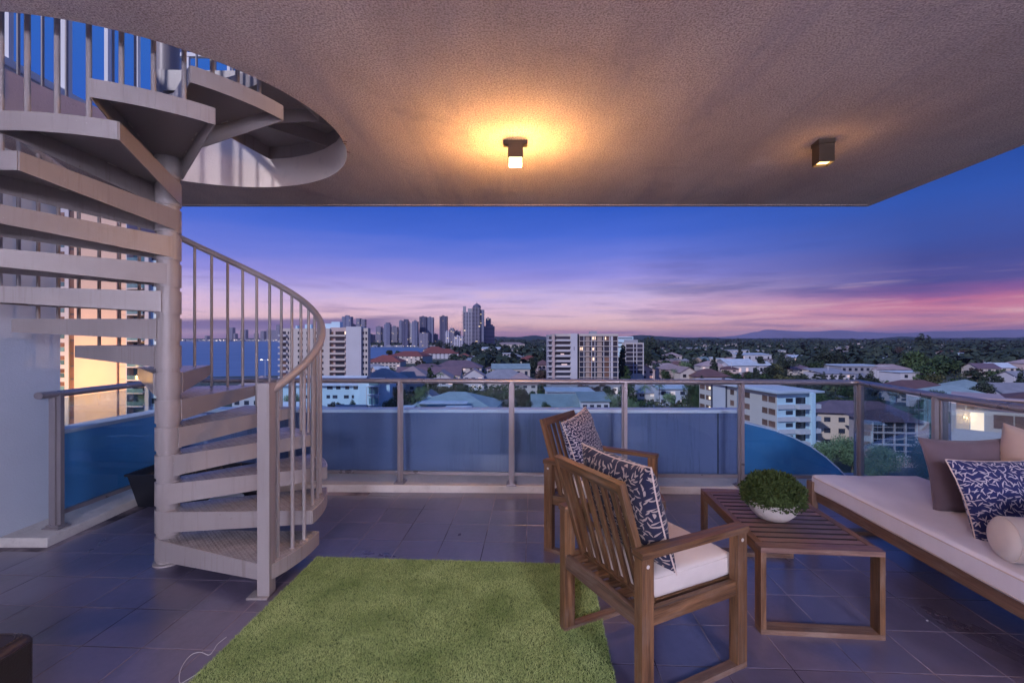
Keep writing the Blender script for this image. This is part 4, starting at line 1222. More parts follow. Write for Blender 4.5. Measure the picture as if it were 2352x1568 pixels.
C['leaf_b'] = foliage('leaf_mid', (0.014, 0.030, 0.012, 1), (0.058, 0.095, 0.034, 1))
C['leaf_c'] = foliage('leaf_olive', (0.028, 0.034, 0.014, 1), (0.105, 0.110, 0.045, 1))
C['leaf_d'] = foliage('leaf_bright', (0.045, 0.090, 0.045, 1), (0.24, 0.34, 0.17, 1))
C['leaf_e'] = foliage('leaf_russet', (0.030, 0.020, 0.018, 1), (0.095, 0.062, 0.050, 1))

# ---- ground, water, hills
def ground_mat():
    m, t, b, o = new_mat('city_ground')
    g = t.node('ShaderNodeNewGeometry'); v = g.outputs['Position']
    n1 = t.noise(v, 0.012, 5, 0.6); n2 = t.noise(v, 0.07, 4, 0.6); n3 = t.noise(v, 0.4, 3, 0.6)
    c = t.mix(t.mrange(n1, 0.4, 0.6), (0.030, 0.045, 0.025, 1), (0.055, 0.060, 0.045, 1))
    c = t.mix(t.mrange(n2, 0.52, 0.62), c, (0.10, 0.095, 0.10, 1))
    c = t.mix(t.math('MULTIPLY', t.mrange(n3, 0.4, 0.7), 0.4), c, (0.022, 0.03, 0.02, 1))
    t.put(b.inputs['Base Color'], c); b.inputs['Roughness'].default_value = 0.95
    return m
gnd = MB().prism([(-26000, -3000), (26000, -3000), (26000, 30000), (-26000, 30000)], GZ - 0.8, GZ).build('ground', ground_mat()); tag(gnd, kind='structure')
def water_mat():
    m, t, b, o = new_mat('sea_water')
    g = t.node('ShaderNodeNewGeometry'); v = g.outputs['Position']
    n1 = t.noise(t.mapping(v, (0.004, 0.03, 1)), 1.0, 5, 0.6)
    t.put(b.inputs['Base Color'], t.mix(t.mrange(n1, 0.3, 0.7), (0.07, 0.13, 0.26, 1), (0.11, 0.18, 0.33, 1)))
    b.inputs['Roughness'].default_value = 0.55
    bn = t.node('ShaderNodeBump'); bn.inputs['Strength'].default_value = 0.5; bn.inputs['Distance'].default_value = 1.0
    t.put(bn.inputs['Height'], t.noise(t.mapping(v, (0.03, 0.12, 1)), 1.0, 4, 0.6)); t.link(bn.outputs[0], b.inputs['Normal'])
    return m
def gp2(dx, dy): Y = gy_(dy); return (sx(dx, Y), Y)
shore = [(-900, 868), (300, 868), (640, 863), (760, 838), (850, 824), (925, 816.5), (985, 809), (1004, 800), (1000, 797.2), (920, 797.0), (845, 796.4), (760, 794), (690, 788), (640, 783.8), (300, 783.4), (-900, 783.2)]
wt_ = MB().prism([gp2(*p) for p in shore], GZ + 0.05, GZ + 0.35).build('sea', water_mat()); tag(wt_, kind='structure')
C['hill'] = foliage('hill_forest', (0.018, 0.026, 0.022, 1), (0.035, 0.045, 0.036, 1), 0.0, scale=0.01)
C['mount'] = paint('mountain_haze_tint', (0.17, 0.14, 0.22), 0.95, 0.2, 0.001)  # lightened toward sky purple: distance haze put into the colour
def ridge(name, Y, pts, mat, depth, amp, seed):
    V = []; n = 0; prof = []
    for i in range(len(pts) - 1):
        for k in range(14):
            t = k / 14.0; prof.append((pts[i][0] + (pts[i + 1][0] - pts[i][0]) * t, pts[i][1] + (pts[i + 1][1] - pts[i][1]) * (t * t * (3 - 2 * t))))
    prof.append(pts[-1])
    rows = [(-depth, 0.0), (-depth * .6, .35), (-depth * .25, .8), (0, 1.0), (depth * .4, .6), (depth, 0.0)]
    for r_, (dy, k) in enumerate(rows):
        for (dx, yy) in prof:
            x = sx(dx, Y); h = max(0, sz(yy, Y) - GZ)
            nz = mnoise.noise(Vector((dx * .02, r_ * 1.3, seed))) * amp + mnoise.noise(Vector((dx * .11, r_ * 2.3, seed + 4))) * amp * .5
            V.append((x + mnoise.noise(Vector((dx * .03, r_, 9))) * depth * .1, Y + dy, GZ - 0.5 + h * k + (nz * (.3 + k) if 0 < k else 0)))
    m = len(prof)
    Fc = [(a * m + i, a * m + i + 1, (a + 1) * m + i + 1, (a + 1) * m + i) for a in range(len(rows) - 1) for i in range(m - 1)]
    o = MB().mesh
    mb = MB(); mb.mesh(V, Fc, smooth=True); ob_ = mb.build(name, mat); tag(ob_, kind='structure'); return ob_
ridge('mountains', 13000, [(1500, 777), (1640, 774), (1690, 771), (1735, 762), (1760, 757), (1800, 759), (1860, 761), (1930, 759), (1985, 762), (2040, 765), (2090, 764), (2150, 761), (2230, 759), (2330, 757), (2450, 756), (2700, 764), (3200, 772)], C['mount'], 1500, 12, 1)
ridge('hills', 4200, [(1080, 778), (1130, 772), (1180, 774), (1230, 771), (1260, 774), (1420, 773), (1480, 770), (1560, 774), (1640, 776), (1740, 777), (1850, 776), (1990, 778), (2080, 773), (2150, 776), (2300, 775), (2500, 770), (2900, 774)], C['hill'], 500, 7, 2)
ridge('far_shore', 6000, [(-400, 781), (200, 779), (420, 777.2), (560, 776.6), (700, 776), (800, 778), (900, 780)], C['hill'], 260, 3, 3)

# ---- generic pieces
BOX = {}
def unit(name, mat):
    k = (name, mat.name)
    if k not in BOX: BOX[k] = MB().box(-.5, .5, -.5, .5, -.5, .5).data(name, mat)
    return BOX[k]
def ubox(name, mat, parent, x0, x1, y0, y1, z0, z1, rz=0.0):
    return place(name, unit(name, mat), parent, ((x0 + x1) / 2, (y0 + y1) / 2, (z0 + z1) / 2), (0, 0, rz), (x1 - x0, y1 - y0, z1 - z0))
def window(parent, x0, x1, z0, z1, mat=None, y=0.0, fr=True, face='f', frw=0.08):
    """window unit: dark pane standing a little proud with a pale frame behind; face f/l/r = front, left end, right end"""
    mat = mat or C['win']
    if face == 'f':
        w = ubox('window', mat, parent, x0, x1, y - 0.06, y + 0.02, z0, z1)
    else:
        w = ubox('window', mat, parent, y - 0.05, y + 0.05, x0, x1, z0, z1)
    return w
def house(label, cx_, cy_, w, d, h, rz, roof, rh, wall, rmat, nw=3, storeys=1, cat='house', group='houses of the suburb', chim=False, over=0.6, win=None, name='house'):
    r_ = thing(name, label, cat, (cx_, cy_, GZ), rz, group)
    w2, d2 = w / 2, d / 2
    body = MB(); body.box(-w2, w2, -d2, d2, 0, h)
    if roof == 'gable':
        body.mesh([(-w2, -d2, h), (-w2, d2, h), (-w2, 0, h + rh * .97), (w2, -d2, h), (w2, d2, h), (w2, 0, h + rh * .97)], [(0, 2, 1), (3, 4, 5), (0, 3, 5, 2), (1, 2, 5, 4)])
    if roof == 'gable_f':
        body.mesh([(-w2, -d2, h), (w2, -d2, h), (0, -d2, h + rh * .97), (-w2, d2, h), (w2, d2, h), (0, d2, h + rh * .97)], [(0, 1, 2), (3, 5, 4)])
    body.build('walls', wall, r_)
    o = over; rf_ = MB(); e = h - 0.12
    if roof == 'hip':
        k = min(w2, d2) + o
        if w >= d: rd = [(-(w2 + o - k), 0, h + rh), ((w2 + o - k), 0, h + rh)]
        else: rd = [(0, -(d2 + o - k), h + rh), (0, (d2 + o - k), h + rh)]
        B = [(-w2 - o, -d2 - o, e), (w2 + o, -d2 - o, e), (w2 + o, d2 + o, e), (-w2 - o, d2 + o, e)]
        U = [(x, y, e + .22) for x, y, z in B]
        V = B + U + rd
        if w >= d: top_ = [(4, 5, 9, 8), (5, 6, 9), (6, 7, 8, 9), (7, 4, 8)]
        else: top_ = [(4, 5, 8), (5, 6, 9, 8), (6, 7, 9), (7, 4, 8, 9)]
        rf_.mesh(V, [(0, 3, 2, 1)] + [(i, (i + 1) % 4, 4 + (i + 1) % 4, 4 + i) for i in range(4)] + top_)
    elif roof in ('gable', 'gable_f'):
        if roof == 'gable':
            for s_ in (-1, 1):
                a = Vector((0, 0, h + rh + .05)); b = Vector((0, s_ * (d2 + o), h - rh * o / d2 + .05))
                rf_.obox((a + b) / 2, (w + 2 * o, 0, 0), (b - a), (0, 0, .22))
        else:
            for s_ in (-1, 1):
                a = Vector((0, 0, h + rh + .05)); b = Vector((s_ * (w2 + o), 0, h - rh * o / w2 + .05))
                rf_.obox((a + b) / 2, (0, d + 2 * o, 0), (b - a), (0, 0, .22))
    elif roof == 'flat':
        rf_.box(-w2 - o, w2 + o, -d2 - o, d2 + o, h - .02, h + .35)
    elif roof == 'shed':
        V = [(-w2 - o, -d2 - o, h), (w2 + o, -d2 - o, h), (w2 + o, d2 + o, h + rh), (-w2 - o, d2 + o, h + rh)]
        rf_.mesh(V + [(x, y, z + .25) for x, y, z in V], [(0, 3, 2, 1), (4, 5, 6, 7), (0, 1, 5, 4), (1, 2, 6, 5), (2, 3, 7, 6), (3, 0, 4, 7)])
    ro_ = rf_.build('roof', rmat, r_)
    if chim: ubox('chimney', C['cream'], ro_, w2 * .35, w2 * .35 + .9, -.4, .5, h + rh * .3, h + rh + .8)
    sh = h / storeys
    for s_ in range(storeys):
        for k in range(nw):
            x = -w2 + (k + .5) * w / nw; ww = min(1.1, w / nw * .3)
            window(r_, x - ww, x + ww, s_ * sh + sh * .32, s_ * sh + sh * .74, (win or (C['lit_dim'] if random.random() < .13 else C['win'])), y=-d2)
    return r_

# ---- trees
def crown_mesh(name, kind, n, ls, seed, mat):
    rng = random.Random(seed); mb = MB(); blobs = []
    if kind == 'round':
        for k in range(9): 
            a = rng.uniform(0, 6.28); r = rng.uniform(0, .30); blobs.append((Vector((math.cos(a) * r, math.sin(a) * r, rng.uniform(.38, .80))), rng.uniform(.15, .26)))
    elif kind == 'broad':
        for k in range(12):
            a = rng.uniform(0, 6.28); r = rng.uniform(.05, .42); blobs.append((Vector((math.cos(a) * r, math.sin(a) * r, rng.uniform(.30, .52) - r * .25)), rng.uniform(.12, .20)))
    elif kind == 'cone':
        for k in range(12):
            t = k / 12; blobs.append((Vector((rng.gauss(0, .02), rng.gauss(0, .02), .15 + t * .95)), .20 * (1 - t) + .035))
    elif kind == 'column':
        for k in range(9):
            t = k / 9; blobs.append((Vector((rng.gauss(0, .02), rng.gauss(0, .02), .15 + t * 1.0)), .13 * (1 - t ** 2.5 * .7)))
    elif kind == 'sparse':
        for k in range(10):
            a = rng.uniform(0, 6.28); r = rng.uniform(.1, .40); blobs.append((Vector((math.cos(a) * r, math.sin(a) * r, rng.uniform(.35, .85))), rng.uniform(.08, .16)))
    tot = sum(b[1] ** 2 for b in blobs)
    for c, r in blobs:
        for _ in range(max(6, int(n * r * r / tot))):
            d = Vector((rng.gauss(0, 1), rng.gauss(0, 1), rng.gauss(0.15, 1))).normalized()
            rr = r * rng.uniform(.62, 1.12)
            p = c + Vector((d.x, d.y, d.z * .85)) * rr
            nn = (d + Vector((rng.gauss(0, .5), rng.gauss(0, .5), rng.gauss(0.2, .5)))).normalized()
            u = nn.cross(Vector((rng.gauss(0, 1), rng.gauss(0, 1), rng.gauss(0, 1)))).normalized(); w = nn.cross(u)
            s_ = ls * rng.uniform(.6, 1.4)
            mb.quad([p - u * s_, p + w * s_ * .6, p + u * s_, p - w * s_ * .6])
    return mb.data(name, mat)
TRK = MB().tube([(0, 0, 0), (0.01, 0, .2), (-.005, .01, .45)], .03, 6, rs=[.035, .024, .014]).data('trunk', M['bark'])
PROTO = {}
def proto(kind, mk, near=False, var=0):
    k = (kind, mk, near, var)
    if k not in PROTO:
        n, ls = (5200, .017) if near else (950, .042)
        PROTO[k] = crown_mesh('crown', kind, n, ls, hash((kind, mk)) % 1000 + var * 17 if False else (sum(map(ord, kind + mk)) + var * 17), C['leaf_' + mk])
    return PROTO[k]
TREES = []
def tree(label, x, y, size, kind='round', mk='a', near=False, hs=1.0, group='trees of the suburb', name='tree', var=None, z=GZ):
    r_ = thing(name, label, 'tree', (x, y, z), random.uniform(0, 6.28), group)
    v = random.randrange(2) if var is None else var
    place('crown', proto(kind, mk, near, v), r_, (0, 0, 0), (0, 0, 0), (size, size, size * hs))
    place('trunk', TRK, r_, (0, 0, 0), (0, 0, 0), (size, size, size * hs))
    TREES.append(r_)
    return r_
def treeD(label, dx, dytop, Y, wD, kind='round', mk='a', near=False, hs=None, **kw):
    """tree whose crown top shows at (dx, dytop) at distance Y, wD pixels wide"""
    size = wD / F * Y / {'round': .95, 'broad': 1.08, 'cone': .42, 'column': .27, 'sparse': .95}[kind]
    H = sz(dytop, Y) - GZ; topf = {'round': .98, 'broad': .66, 'cone': 1.13, 'column': 1.1, 'sparse': .95}[kind]
    return tree(label, sx(dx, Y), Y, size, kind, mk, near, H / (size * topf), **kw)
def palm_mesh(seed, n=15):
    rng = random.Random(seed); mb = MB()
    for k in range(n):
        a = k / n * 6.28 + rng.uniform(-.2, .2); el = rng.uniform(.0, 1.1); p = Vector((0, 0, 1.0)); d = Vector((math.cos(a) * math.cos(el), math.sin(a) * math.cos(el), math.sin(el)))
        s_ = Vector((-math.sin(a), math.cos(a), 0))
        for j in range(9):
            q = p + d * .045
            wl_ = .075 * math.sin((j + 1) / 10 * 3.14) + .012
            for sg in (-1, 1):
                for z_ in (0, .5):
                    b0 = p.lerp(q, z_); tip = b0 + s_ * sg * wl_ + d * .03 + Vector((0, 0, -wl_ * .55))
                    mb.quad([b0, b0 + d * .014, tip + d * .004, tip])
            p = q; d = (d + Vector((0, 0, -.20))).normalized()
    return mb
PALM = [palm_mesh(s_).data('fronds', C['leaf_d']) for s_ in (1, 2)]
PTRK = MB().tube([(0, 0, 0), (.01, 0, .3), (.015, .01, .65), (0, 0, 1.0)], .02, 7, rs=[.028, .020, .017, .018]).data('trunk', M['bark'])
def palm(label, dx, dytop, Y, hs_w=9.0):
    H = sz(dytop, Y) - GZ
    r_ = thing('palm_tree', label, 'palm tree', (sx(dx, Y), Y, GZ), random.uniform(0, 6), 'palms among the houses')
    k = H / 1.12
    f_ = place('fronds', random.choice(PALM), r_, (0, 0, k - hs_w), (0, 0, 0), (hs_w, hs_w, hs_w))
    place('trunk', PTRK, r_, (0, 0, 0), (0, 0, 0), (hs_w * .8, hs_w * .8, k))
    return r_

# ---- left neighbour tower
YL = 105.0; kx = YL / F
def lx(dx): return (dx - 110) * kx
lt = thing('apartment_tower', 'tall peach apartment tower at left with warm floodlit wall and curved balconies', 'apartment tower', (sx(110, YL), YL, GZ))
zt1 = sz(430, YL) - GZ; zt2 = sz(548, YL) - GZ
MB().box(lx(110), lx(157.5), 0, 14, 0, zt1).build('wall', C['white'], lt)
MB().box(lx(157.5), lx(170), 0.35, 14, 0, zt1).build('wall', C['darkgrey'], lt)
MB().box(lx(170), lx(268), 0, 14, 0, zt1).build('wall', C['peach'], lt)
MB().box(lx(268), lx(293), 0.5, 14, 0, zt1).build('wall', C['pink'], lt)
MB().box(lx(293), lx(336), 1.6, 9, 0, zt2).build('wall', C['grey'], lt)
MB().box(lx(336), lx(345), -.5, 7, 0, zt2 + 1).build('wall', C['white'], lt)
MB().box(lx(345), lx(364), 0.2, 5, 0, zt2 + .6).build('wall', C['bluewhite'], lt)
MB().box(lx(290.5), lx(293), -.2, 0.5, 0, zt2 + 4).build('fin', C['white'], lt)
for k in range(22):
    z = 1.5 + k * 3.0
    if z + 2 > zt1: break
    window(lt, lx(134), lx(148), z, z + .95, C['win_teal']); window(lt, lx(134), lx(148), z + 1.05, z + 2.0, C['win_warm'])
    ubox('window', C['win_warm'], lt, lx(158.5), lx(169.5), 0.2, 0.4, z - .2, z + 2.4)
    ubox('louvre_panel', C['peach'], lt, lx(269), lx(290), 0.42, 0.52, z - .4, z + 2.45)
    if z + 2 < zt2:
        window(lt, lx(294), lx(334), z - .2, z + 1.9, C['win_teal'] if k % 3 else C['win'], y=1.6)
        bm_ = MB(); pts = [(lx(294 + (334 - 294) * t), -0.9 * math.sin(t * 3.14 * .5 + .4) ** 1.0) for t in [i / 8 for i in range(9)]]
        poly = pts + [(lx(334), 1.6), (lx(294), 1.6)]
        bm_.prism(poly, z - .7, z - .45); bo_ = bm_.build('balcony', C['white'], lt)
        g_ = MB()
        for i in range(8): g_.bar((pts[i][0], pts[i][1] + .06, z + .05), (pts[i + 1][0], pts[i + 1][1] + .06, z + .05), .04, .95)
        g_.build('balcony_glass', C['win_teal'], bo_)
        window(lt, lx(347), lx(360), z, z + 1.2, C['win'], y=.2)
fl1 = bpy.data.lights.new('floodlight', 'POINT'); fl1.energy = 13000; fl1.color = (1.0, 0.50, 0.12); fl1.shadow_soft_size = 1.0
fo_ = bpy.data.objects.new('floodlight', fl1); COL.objects.link(fo_); fo_.parent = lt; fo_.location = (lx(212), -13.0, sz(868, YL) - GZ)
palm('small palm in front of the warm floodlit wall of the left tower', 222, 952, 96, 3.2)

# ---- white tower left of centre
YA = 229.0; ka = YA / F
def ax(dx): return (dx - 641) * ka
at = thing('apartment_tower', 'pale twin-wing apartment tower behind the stair handrail with rows of balconies', 'apartment tower', (sx(641, YA), YA, GZ))
hA = sz(754, YA) - GZ
MB().box(ax(643), ax(757), 0, 16, 0, hA).build('wall', C['cream'], at)
MB().box(ax(757), ax(795), .9, 16, 0, hA + .5).build('wall', C['pink'], at)
MB().box(ax(795), ax(830), -.3, 8, 0, hA + .9).build('wall', C['white'], at)
MB().box(ax(830), ax(844), .8, 5, 0, hA + .2).build('wall', C['cream'], at)
for a, b, t in ((735, 752, 742), (690, 705, 744), (668, 672, 747), (752, 772, 738)):
    ubox('roof_plant_room', C['bluewhite'], at, ax(a), ax(b), 5, 9, hA - .1, sz(t, YA) - GZ)
for k in range(10):
    z = hA - 2.7 - k * 3.0
    ubox('balcony', C['white'], at, ax(641), ax(659), -1.2, 0, z - 1.3, z - .35)
    window(at, ax(645), ax(657), z - .3, z + 1.2, C['win_warm'] if k > 4 else C['win'])
    for a, b in ((661, 664), (666.5, 671), (684, 687), (691, 695.5), (704, 708), (722, 727), (738, 743)): window(at, ax(a), ax(b), z - .2, z + 1.1)
    ubox('balcony', C['cream'], at, ax(757), ax(794), -.6, .9, z - 1.35, z - .45)
    window(at, ax(769), ax(790), z - .4, z + 1.15, C['win'], y=.9); window(at, ax(757.5), ax(764), z - .3, z + 1.0, C['win_warm'], y=.9)
    window(at, ax(831.5), ax(835.5), z - .2, z + 1.1, C['win'], y=.8); window(at, ax(838), ax(842), z - .2, z + 1.1, C['win'], y=.8)
window(at, ax(790.5), ax(793), hA - 2.9, hA - 1.6, C['lit'], y=.8)

# ---- block B, tan gridded apartment block
YB = 263.0; kb_ = YB / F
def bx(dx): return (dx - 1258) * kb_
bt = thing('apartment_block', 'wide ten storey tan and white apartment block with gridded balconies above the railing', 'apartment block', (sx(1258, YB), YB, GZ))
hB = sz(766.5, YB) - GZ
MB().box(bx(1259), bx(1268), .6, 14, 0, hB - .6).build('wall', C['grey'], bt)
MB().box(bx(1268), bx(1274), -.2, 14, 0, hB).build('wall', C['pink'], bt)
MB().box(bx(1274), bx(1311), 1.0, 14, 0, hB).build('wall', C['cream'], bt)
MB().box(bx(1311), bx(1326), -.3, 14, 0, hB + .2).build('wall', C['white'], bt)
MB().box(bx(1326), bx(1331), 2.0, 14, 0, hB).build('wall', C['darkgrey'], bt)
MB().box(bx(1331), bx(1420), .5, 14, 0, hB - .3).build('wall', C['cream'], bt)
ubox('parapet', C['cream'], bt, bx(1331), bx(1420), -.2, .5, hB - 1.3, hB)
ubox('roof_plant_room', C['grey'], bt, bx(1358), bx(1374), 4, 8, hB - .4, hB + 1.6)
for nm, a, b in (('tan_panel', 1345.5, 1354), ('tan_panel', 1372, 1382.5)): ubox(nm, C['tan'], bt, bx(a), bx(b), .38, .52, 1, hB - 1.3)
for a in (1341.4, 1359.2, 1366.6, 1387, 1400.3, 1405.5, 1419.3):
    w_ = 1.3 if a == 1405.5 else .35
    ubox('pier', C['white'], bt, bx(a) - w_ / 2, bx(a) + w_ / 2, .05, .5, 0, hB - 1.0)
for k in range(9):
    z = hB - 2.5 - k * 3.0
    window(bt, bx(1261), bx(1267), z - .6, z + 1.0, y=.6)
    ubox('balcony', C['white'], bt, bx(1257), bx(1268), -.6, .6, z - 1.6, z - 1.0)
    window(bt, bx(1275), bx(1310), z - .55, z + 1.05, C['lit_dim'] if k in () else C['win'], y=1.0)
    ubox('balcony', C['white'], bt, bx(1279.5), bx(1311), -.4, 1.0, z - 1.75, z - .75)
    ubox('balcony_slab', C['white'], bt, bx(1274), bx(1279.4), -.2, 1.0, z - 1.75, z - 1.45)
    ubox('floor_slab', C['cream'], bt, bx(1330), bx(1421), -.15, .5, z - 1.75, z - 1.45)
    for (a, b) in ((1331.6, 1340.6), (1342.4, 1345.3), (1354.3, 1358.7), (1360, 1366), (1367.3, 1371.7), (1382.9, 1386.4), (1388, 1399.6), (1401, 1404.2), (1407.6, 1418.6)):
        mat = C['win']
        if (k == 0 and a in (1360, 1388)) or (k == 2 and a in (1331.6, 1360)) or (k == 4 and a == 1360): mat = C['win_warm']
        elif k >= 4 and a in (1354.3, 1388): mat = C['win_warm']
        wo_ = window(bt, bx(a), bx(b), z - 1.4, z + 1.05, mat, y=.5)
    # lit spots
for (a, b, k, zz) in ((1361, 1364, 0, .8), (1365.6, 1368.6, 0, .9), (1390, 1392.2, 0, .7), (1332.5, 1334, 2, .7), (1336, 1338.5, 2, .8), (1361, 1364.5, 2, .4), (1361.5, 1365, 4, .8)):
    z = hB - 2.5 - k * 3.0
    ubox('lit_window', C['lit'], bt, bx(a), bx(b), .30, .40, z - .9, z + zz)
ubox('lit_window', C['lit_dim'], bt, bx(1290), bx(1303), .85, .93, hB - 2.5 - 15 - .5, hB - 2.5 - 15 + .1)
ubox('lit_window', C['lit_dim'], bt, bx(1288), bx(1296), .85, .93, hB - 2.5 - 9 - .5, hB - 2.5 - 9 + .1)
ubox('emblem_slot', C['darkgrey'], bt, bx(1318), bx(1319.2), -.36, -.28, sz(804, YB) - GZ, sz(796, YB) - GZ)

# ---- block C behind to the right
YC = 300.0; kc = YC / F
def cx2(dx): return (dx - 1420) * kc
ct = thing('apartment_block', 'lower grey gridded apartment block partly behind the dark cypress', 'apartment block', (sx(1420, YC), YC, GZ))
MB().box(cx2(1421), cx2(1462), 8, 20, 0, sz(773, YC) - GZ).build('wall', C['bluewhite'], ct)
MB().box(cx2(1440), cx2(1472), 7, 19, 0, sz(780, YC) - GZ).build('wall', C['grey'], ct)
hC = sz(787, YC) - GZ
MB().box(cx2(1435), cx2(1478), 0, 12, 0, hC).build('wall', C['cream'], ct)
for k in range(7):
    z = hC - 2.2 - k * 2.85
    ubox('floor_slab', C['white'], ct, cx2(1434), cx2(1479), -.3, 0, z - 1.25, z - .95)
    for a, b in ((1438, 1454), (1456, 1461.5), (1463.5, 1476)): window(ct, cx2(a), cx2(b), z - .9, z + 1.25)
for a in (1437, 1455, 1462.5, 1477.6): ubox('pier', C['white'], ct, cx2(a) - .25, cx2(a) + .25, -.25, -.07, 0, hC)
for k in range(3): window(ct, cx2(1421.5), cx2(1460), sz(778, YC) - GZ - k * 3, sz(775.5, YC) - GZ - k * 3, y=8)

# ---- far skyline
def far_tower(label, x0, x1, top, Y, mat, crown=None, dp=26, extra=None, name='skyline_tower'):
    r_ = thing(name, label, 'tower', (sx(x0, Y), Y, GZ), 0, 'towers on the skyline')
    w = sx(x1, Y) - sx(x0, Y); h = sz(top, Y) - GZ
    if crown == 'step':
        MB().box(0, w, 0, dp, 0, h * .93).build('shaft', mat, r_); MB().box(w * .2, w * .85, 3, dp - 3, h * .93, h).build('top_floors', mat, r_)
    elif crown == 'twin':
        MB().box(0, w * .45, 0, dp, 0, h).build('shaft', mat, r_); MB().box(w * .55, w, 2, dp, 0, h * .97).build('shaft', mat, r_); MB().box(w * .45, w * .55, 4, dp, 0, h * .9).build('link', mat, r_)
    elif crown == 'mast':
        MB().box(0, w, 0, dp, 0, h * .96).build('shaft', mat, r_); MB().box(w * .3, w * .7, 4, dp - 8, h * .96, h).build('top_floors', mat, r_)
        MB().tube([(w * .5, 8, h), (w * .5, 8, h * 1.04)], .8, 5).build('mast', mat, r_)
    else:
        MB().box(0, w, 0, dp, 0, h).build('shaft', mat, r_)
        MB().box(w * .3, w * .6, 6, 14, h, h + 3).build('plant_room', mat, r_)
    return r_
FA = facade('tower_skin_blue', (0.20, 0.21, 0.30), (0.05, 0.06, 0.12), 7, 3.3, .62, .6, .02, strip=20)
FB = facade('tower_skin_grey', (0.26, 0.25, 0.31), (0.07, 0.07, 0.12), 5, 3.2, .55, .55, .03)
FC_ = facade('tower_skin_dark', (0.11, 0.11, 0.18), (0.03, 0.035, 0.07), 6, 3.3, .7, .7, .02, strip=16)
FD = facade('tower_skin_white', (0.55, 0.54, 0.62), (0.03, 0.035, 0.07), 6, 3.4, .55, .55, .03)
sk = [('brownish slim tower at the left end of the skyline above the pale tower', 818, 837, 731, 1750, FB, 'twin'), ('dark tall tower standing above the roof of the pale twin-wing tower', 785, 806, 724, 1750, FA, 'mast'),
      ('low dark block right beside the tall tower above the pale tower', 806, 815, 745, 1800, FA, None), ('leftmost tower of the group across the inlet', 863, 874.5, 750, 1700, FB, None),
      ('low narrow block squeezed beside the leftmost inlet tower', 874.5, 882, 755, 1760, FA, None), ('stepped tower with a wider crown among the left inlet group', 882, 895, 740.5, 1650, FA, 'step'),
      ('broad low tower right of the stepped crown tower', 895.5, 912, 748.5, 1720, FB, 'mast'), ('slim tower left half of the close pair with uneven tops', 916.5, 923, 736, 1680, FA, None),
      ('taller right half of the close pair of slim towers', 924, 937.5, 733, 1640, FC_, 'step'), ('thin striped tower with bright edges', 938.5, 945.5, 742.5, 1700, FD, None),
      ('pointed grey tower left of the wide slab tower', 946, 958.5, 735.6, 1650, FA, 'mast'), ('wide slab tower, left half, flat topped', 963, 979, 727, 1700, FC_, None),
      ('wide slab tower, right half slightly lower', 979.6, 994.5, 728.6, 1705, FA, None), ('pale low apartment block in front of the wide slab tower', 962, 983, 764.5, 1500, FB, None),
      ('small hazy block right of the wide slab tower', 995.6, 1004, 767, 1750, FB, None), ('lone dark tower with white vertical stripe', 1009.4, 1026.3, 726, 1450, FC_, None),
      ('checkered balcony block at the foot of the lone dark tower', 1022, 1031.5, 761, 1250, FD, None), ('brown stepped block between lone dark tower and the unfinished tower', 1031, 1043, 753, 1350, FB, 'step'),
      ('blue-grey block left behind the unfinished tower', 1042, 1056, 760, 1380, FA, None), ('white gridded low block at the foot of the unfinished tower', 1041, 1063, 772, 1150, FD, None),
      ('rounded grey apartment tower right of the unfinished tower', 1111, 1135.5, 745, 1420, facade('tower_bands', (0.34, 0.33, 0.40), (0.06, 0.06, 0.11), 60, 4.2, .98, .45, 0.0), 'step'),
      ('low hazy block far left behind the inlet shore', 846, 858, 768, 1800, FB, None), ('squat block behind the inlet shore between two towers', 905, 918, 757, 1800, FC_, None)]
for (lab, a, b, t, Y, m_, c_) in sk:
    far_tower(lab, a, b, t, Y, m_, c_)
o_ = far_tower('narrow upper shaft rising behind the rounded grey apartment tower', 1115.5, 1127, 730.7, 1440, FB)
# white stripe on the lone tower
# unfinished tall tower with ragged balconies and domed top
YT = 1370.0; kt = YT / F
tt = thing('skyline_tower', 'tallest tower on the skyline, unfinished with ragged slab edges and domed top', 'tower', (sx(1061, YT), YT, GZ), 0, 'towers on the skyline')
def tx(dx): return (dx - 1061) * kt
hT = sz(716, YT) - GZ
MB().box(tx(1064), tx(1085), 0, 30, 0, hT).build('shaft', facade('unfinished_skin', (0.36, 0.35, 0.42), (0.04, 0.045, 0.08), 8, 4.1, .68, .6, .05), tt)
MB().box(tx(1085), tx(1103), -3, 30, 0, sz(706, YT) - GZ).build('shaft', facade('unfinished_skin_dark', (0.24, 0.23, 0.30), (0.02, 0.025, 0.05), 9, 4.1, .74, .62, .02), tt)
MB().box(tx(1103), tx(1111), 2, 30, 0, sz(711, YT) - GZ).build('shaft', FA, tt)
MB().lathe([(13, 0), (12, 5), (8, 9), (3, 12), (.4, 14), (.3, 20)], (tx(1094.5), 12, sz(706, YT) - GZ), 12).build('dome', FC_, tt)
for k in range(27):
    z = 12 + k * 4.1; e = random.uniform(0, 2.2)
    if z > hT: break
    ubox('floor_slab', C['cream'], tt, tx(1061.3) - e * .6, tx(1064), -2 - e, 20, z, z + 1.1)
    if k % 2 == 0: ubox('floor_slab', C['cream'], tt, tx(1111), tx(1111) + 1.5, 4, 20, z, z + 1.0)
for a, b, t in ((1063, 1070, 703), (1074, 1084, 708)): ubox('roof_frame', C['grey'], tt, tx(a), tx(b), 4, 8, hT, sz(t, YT) - GZ)
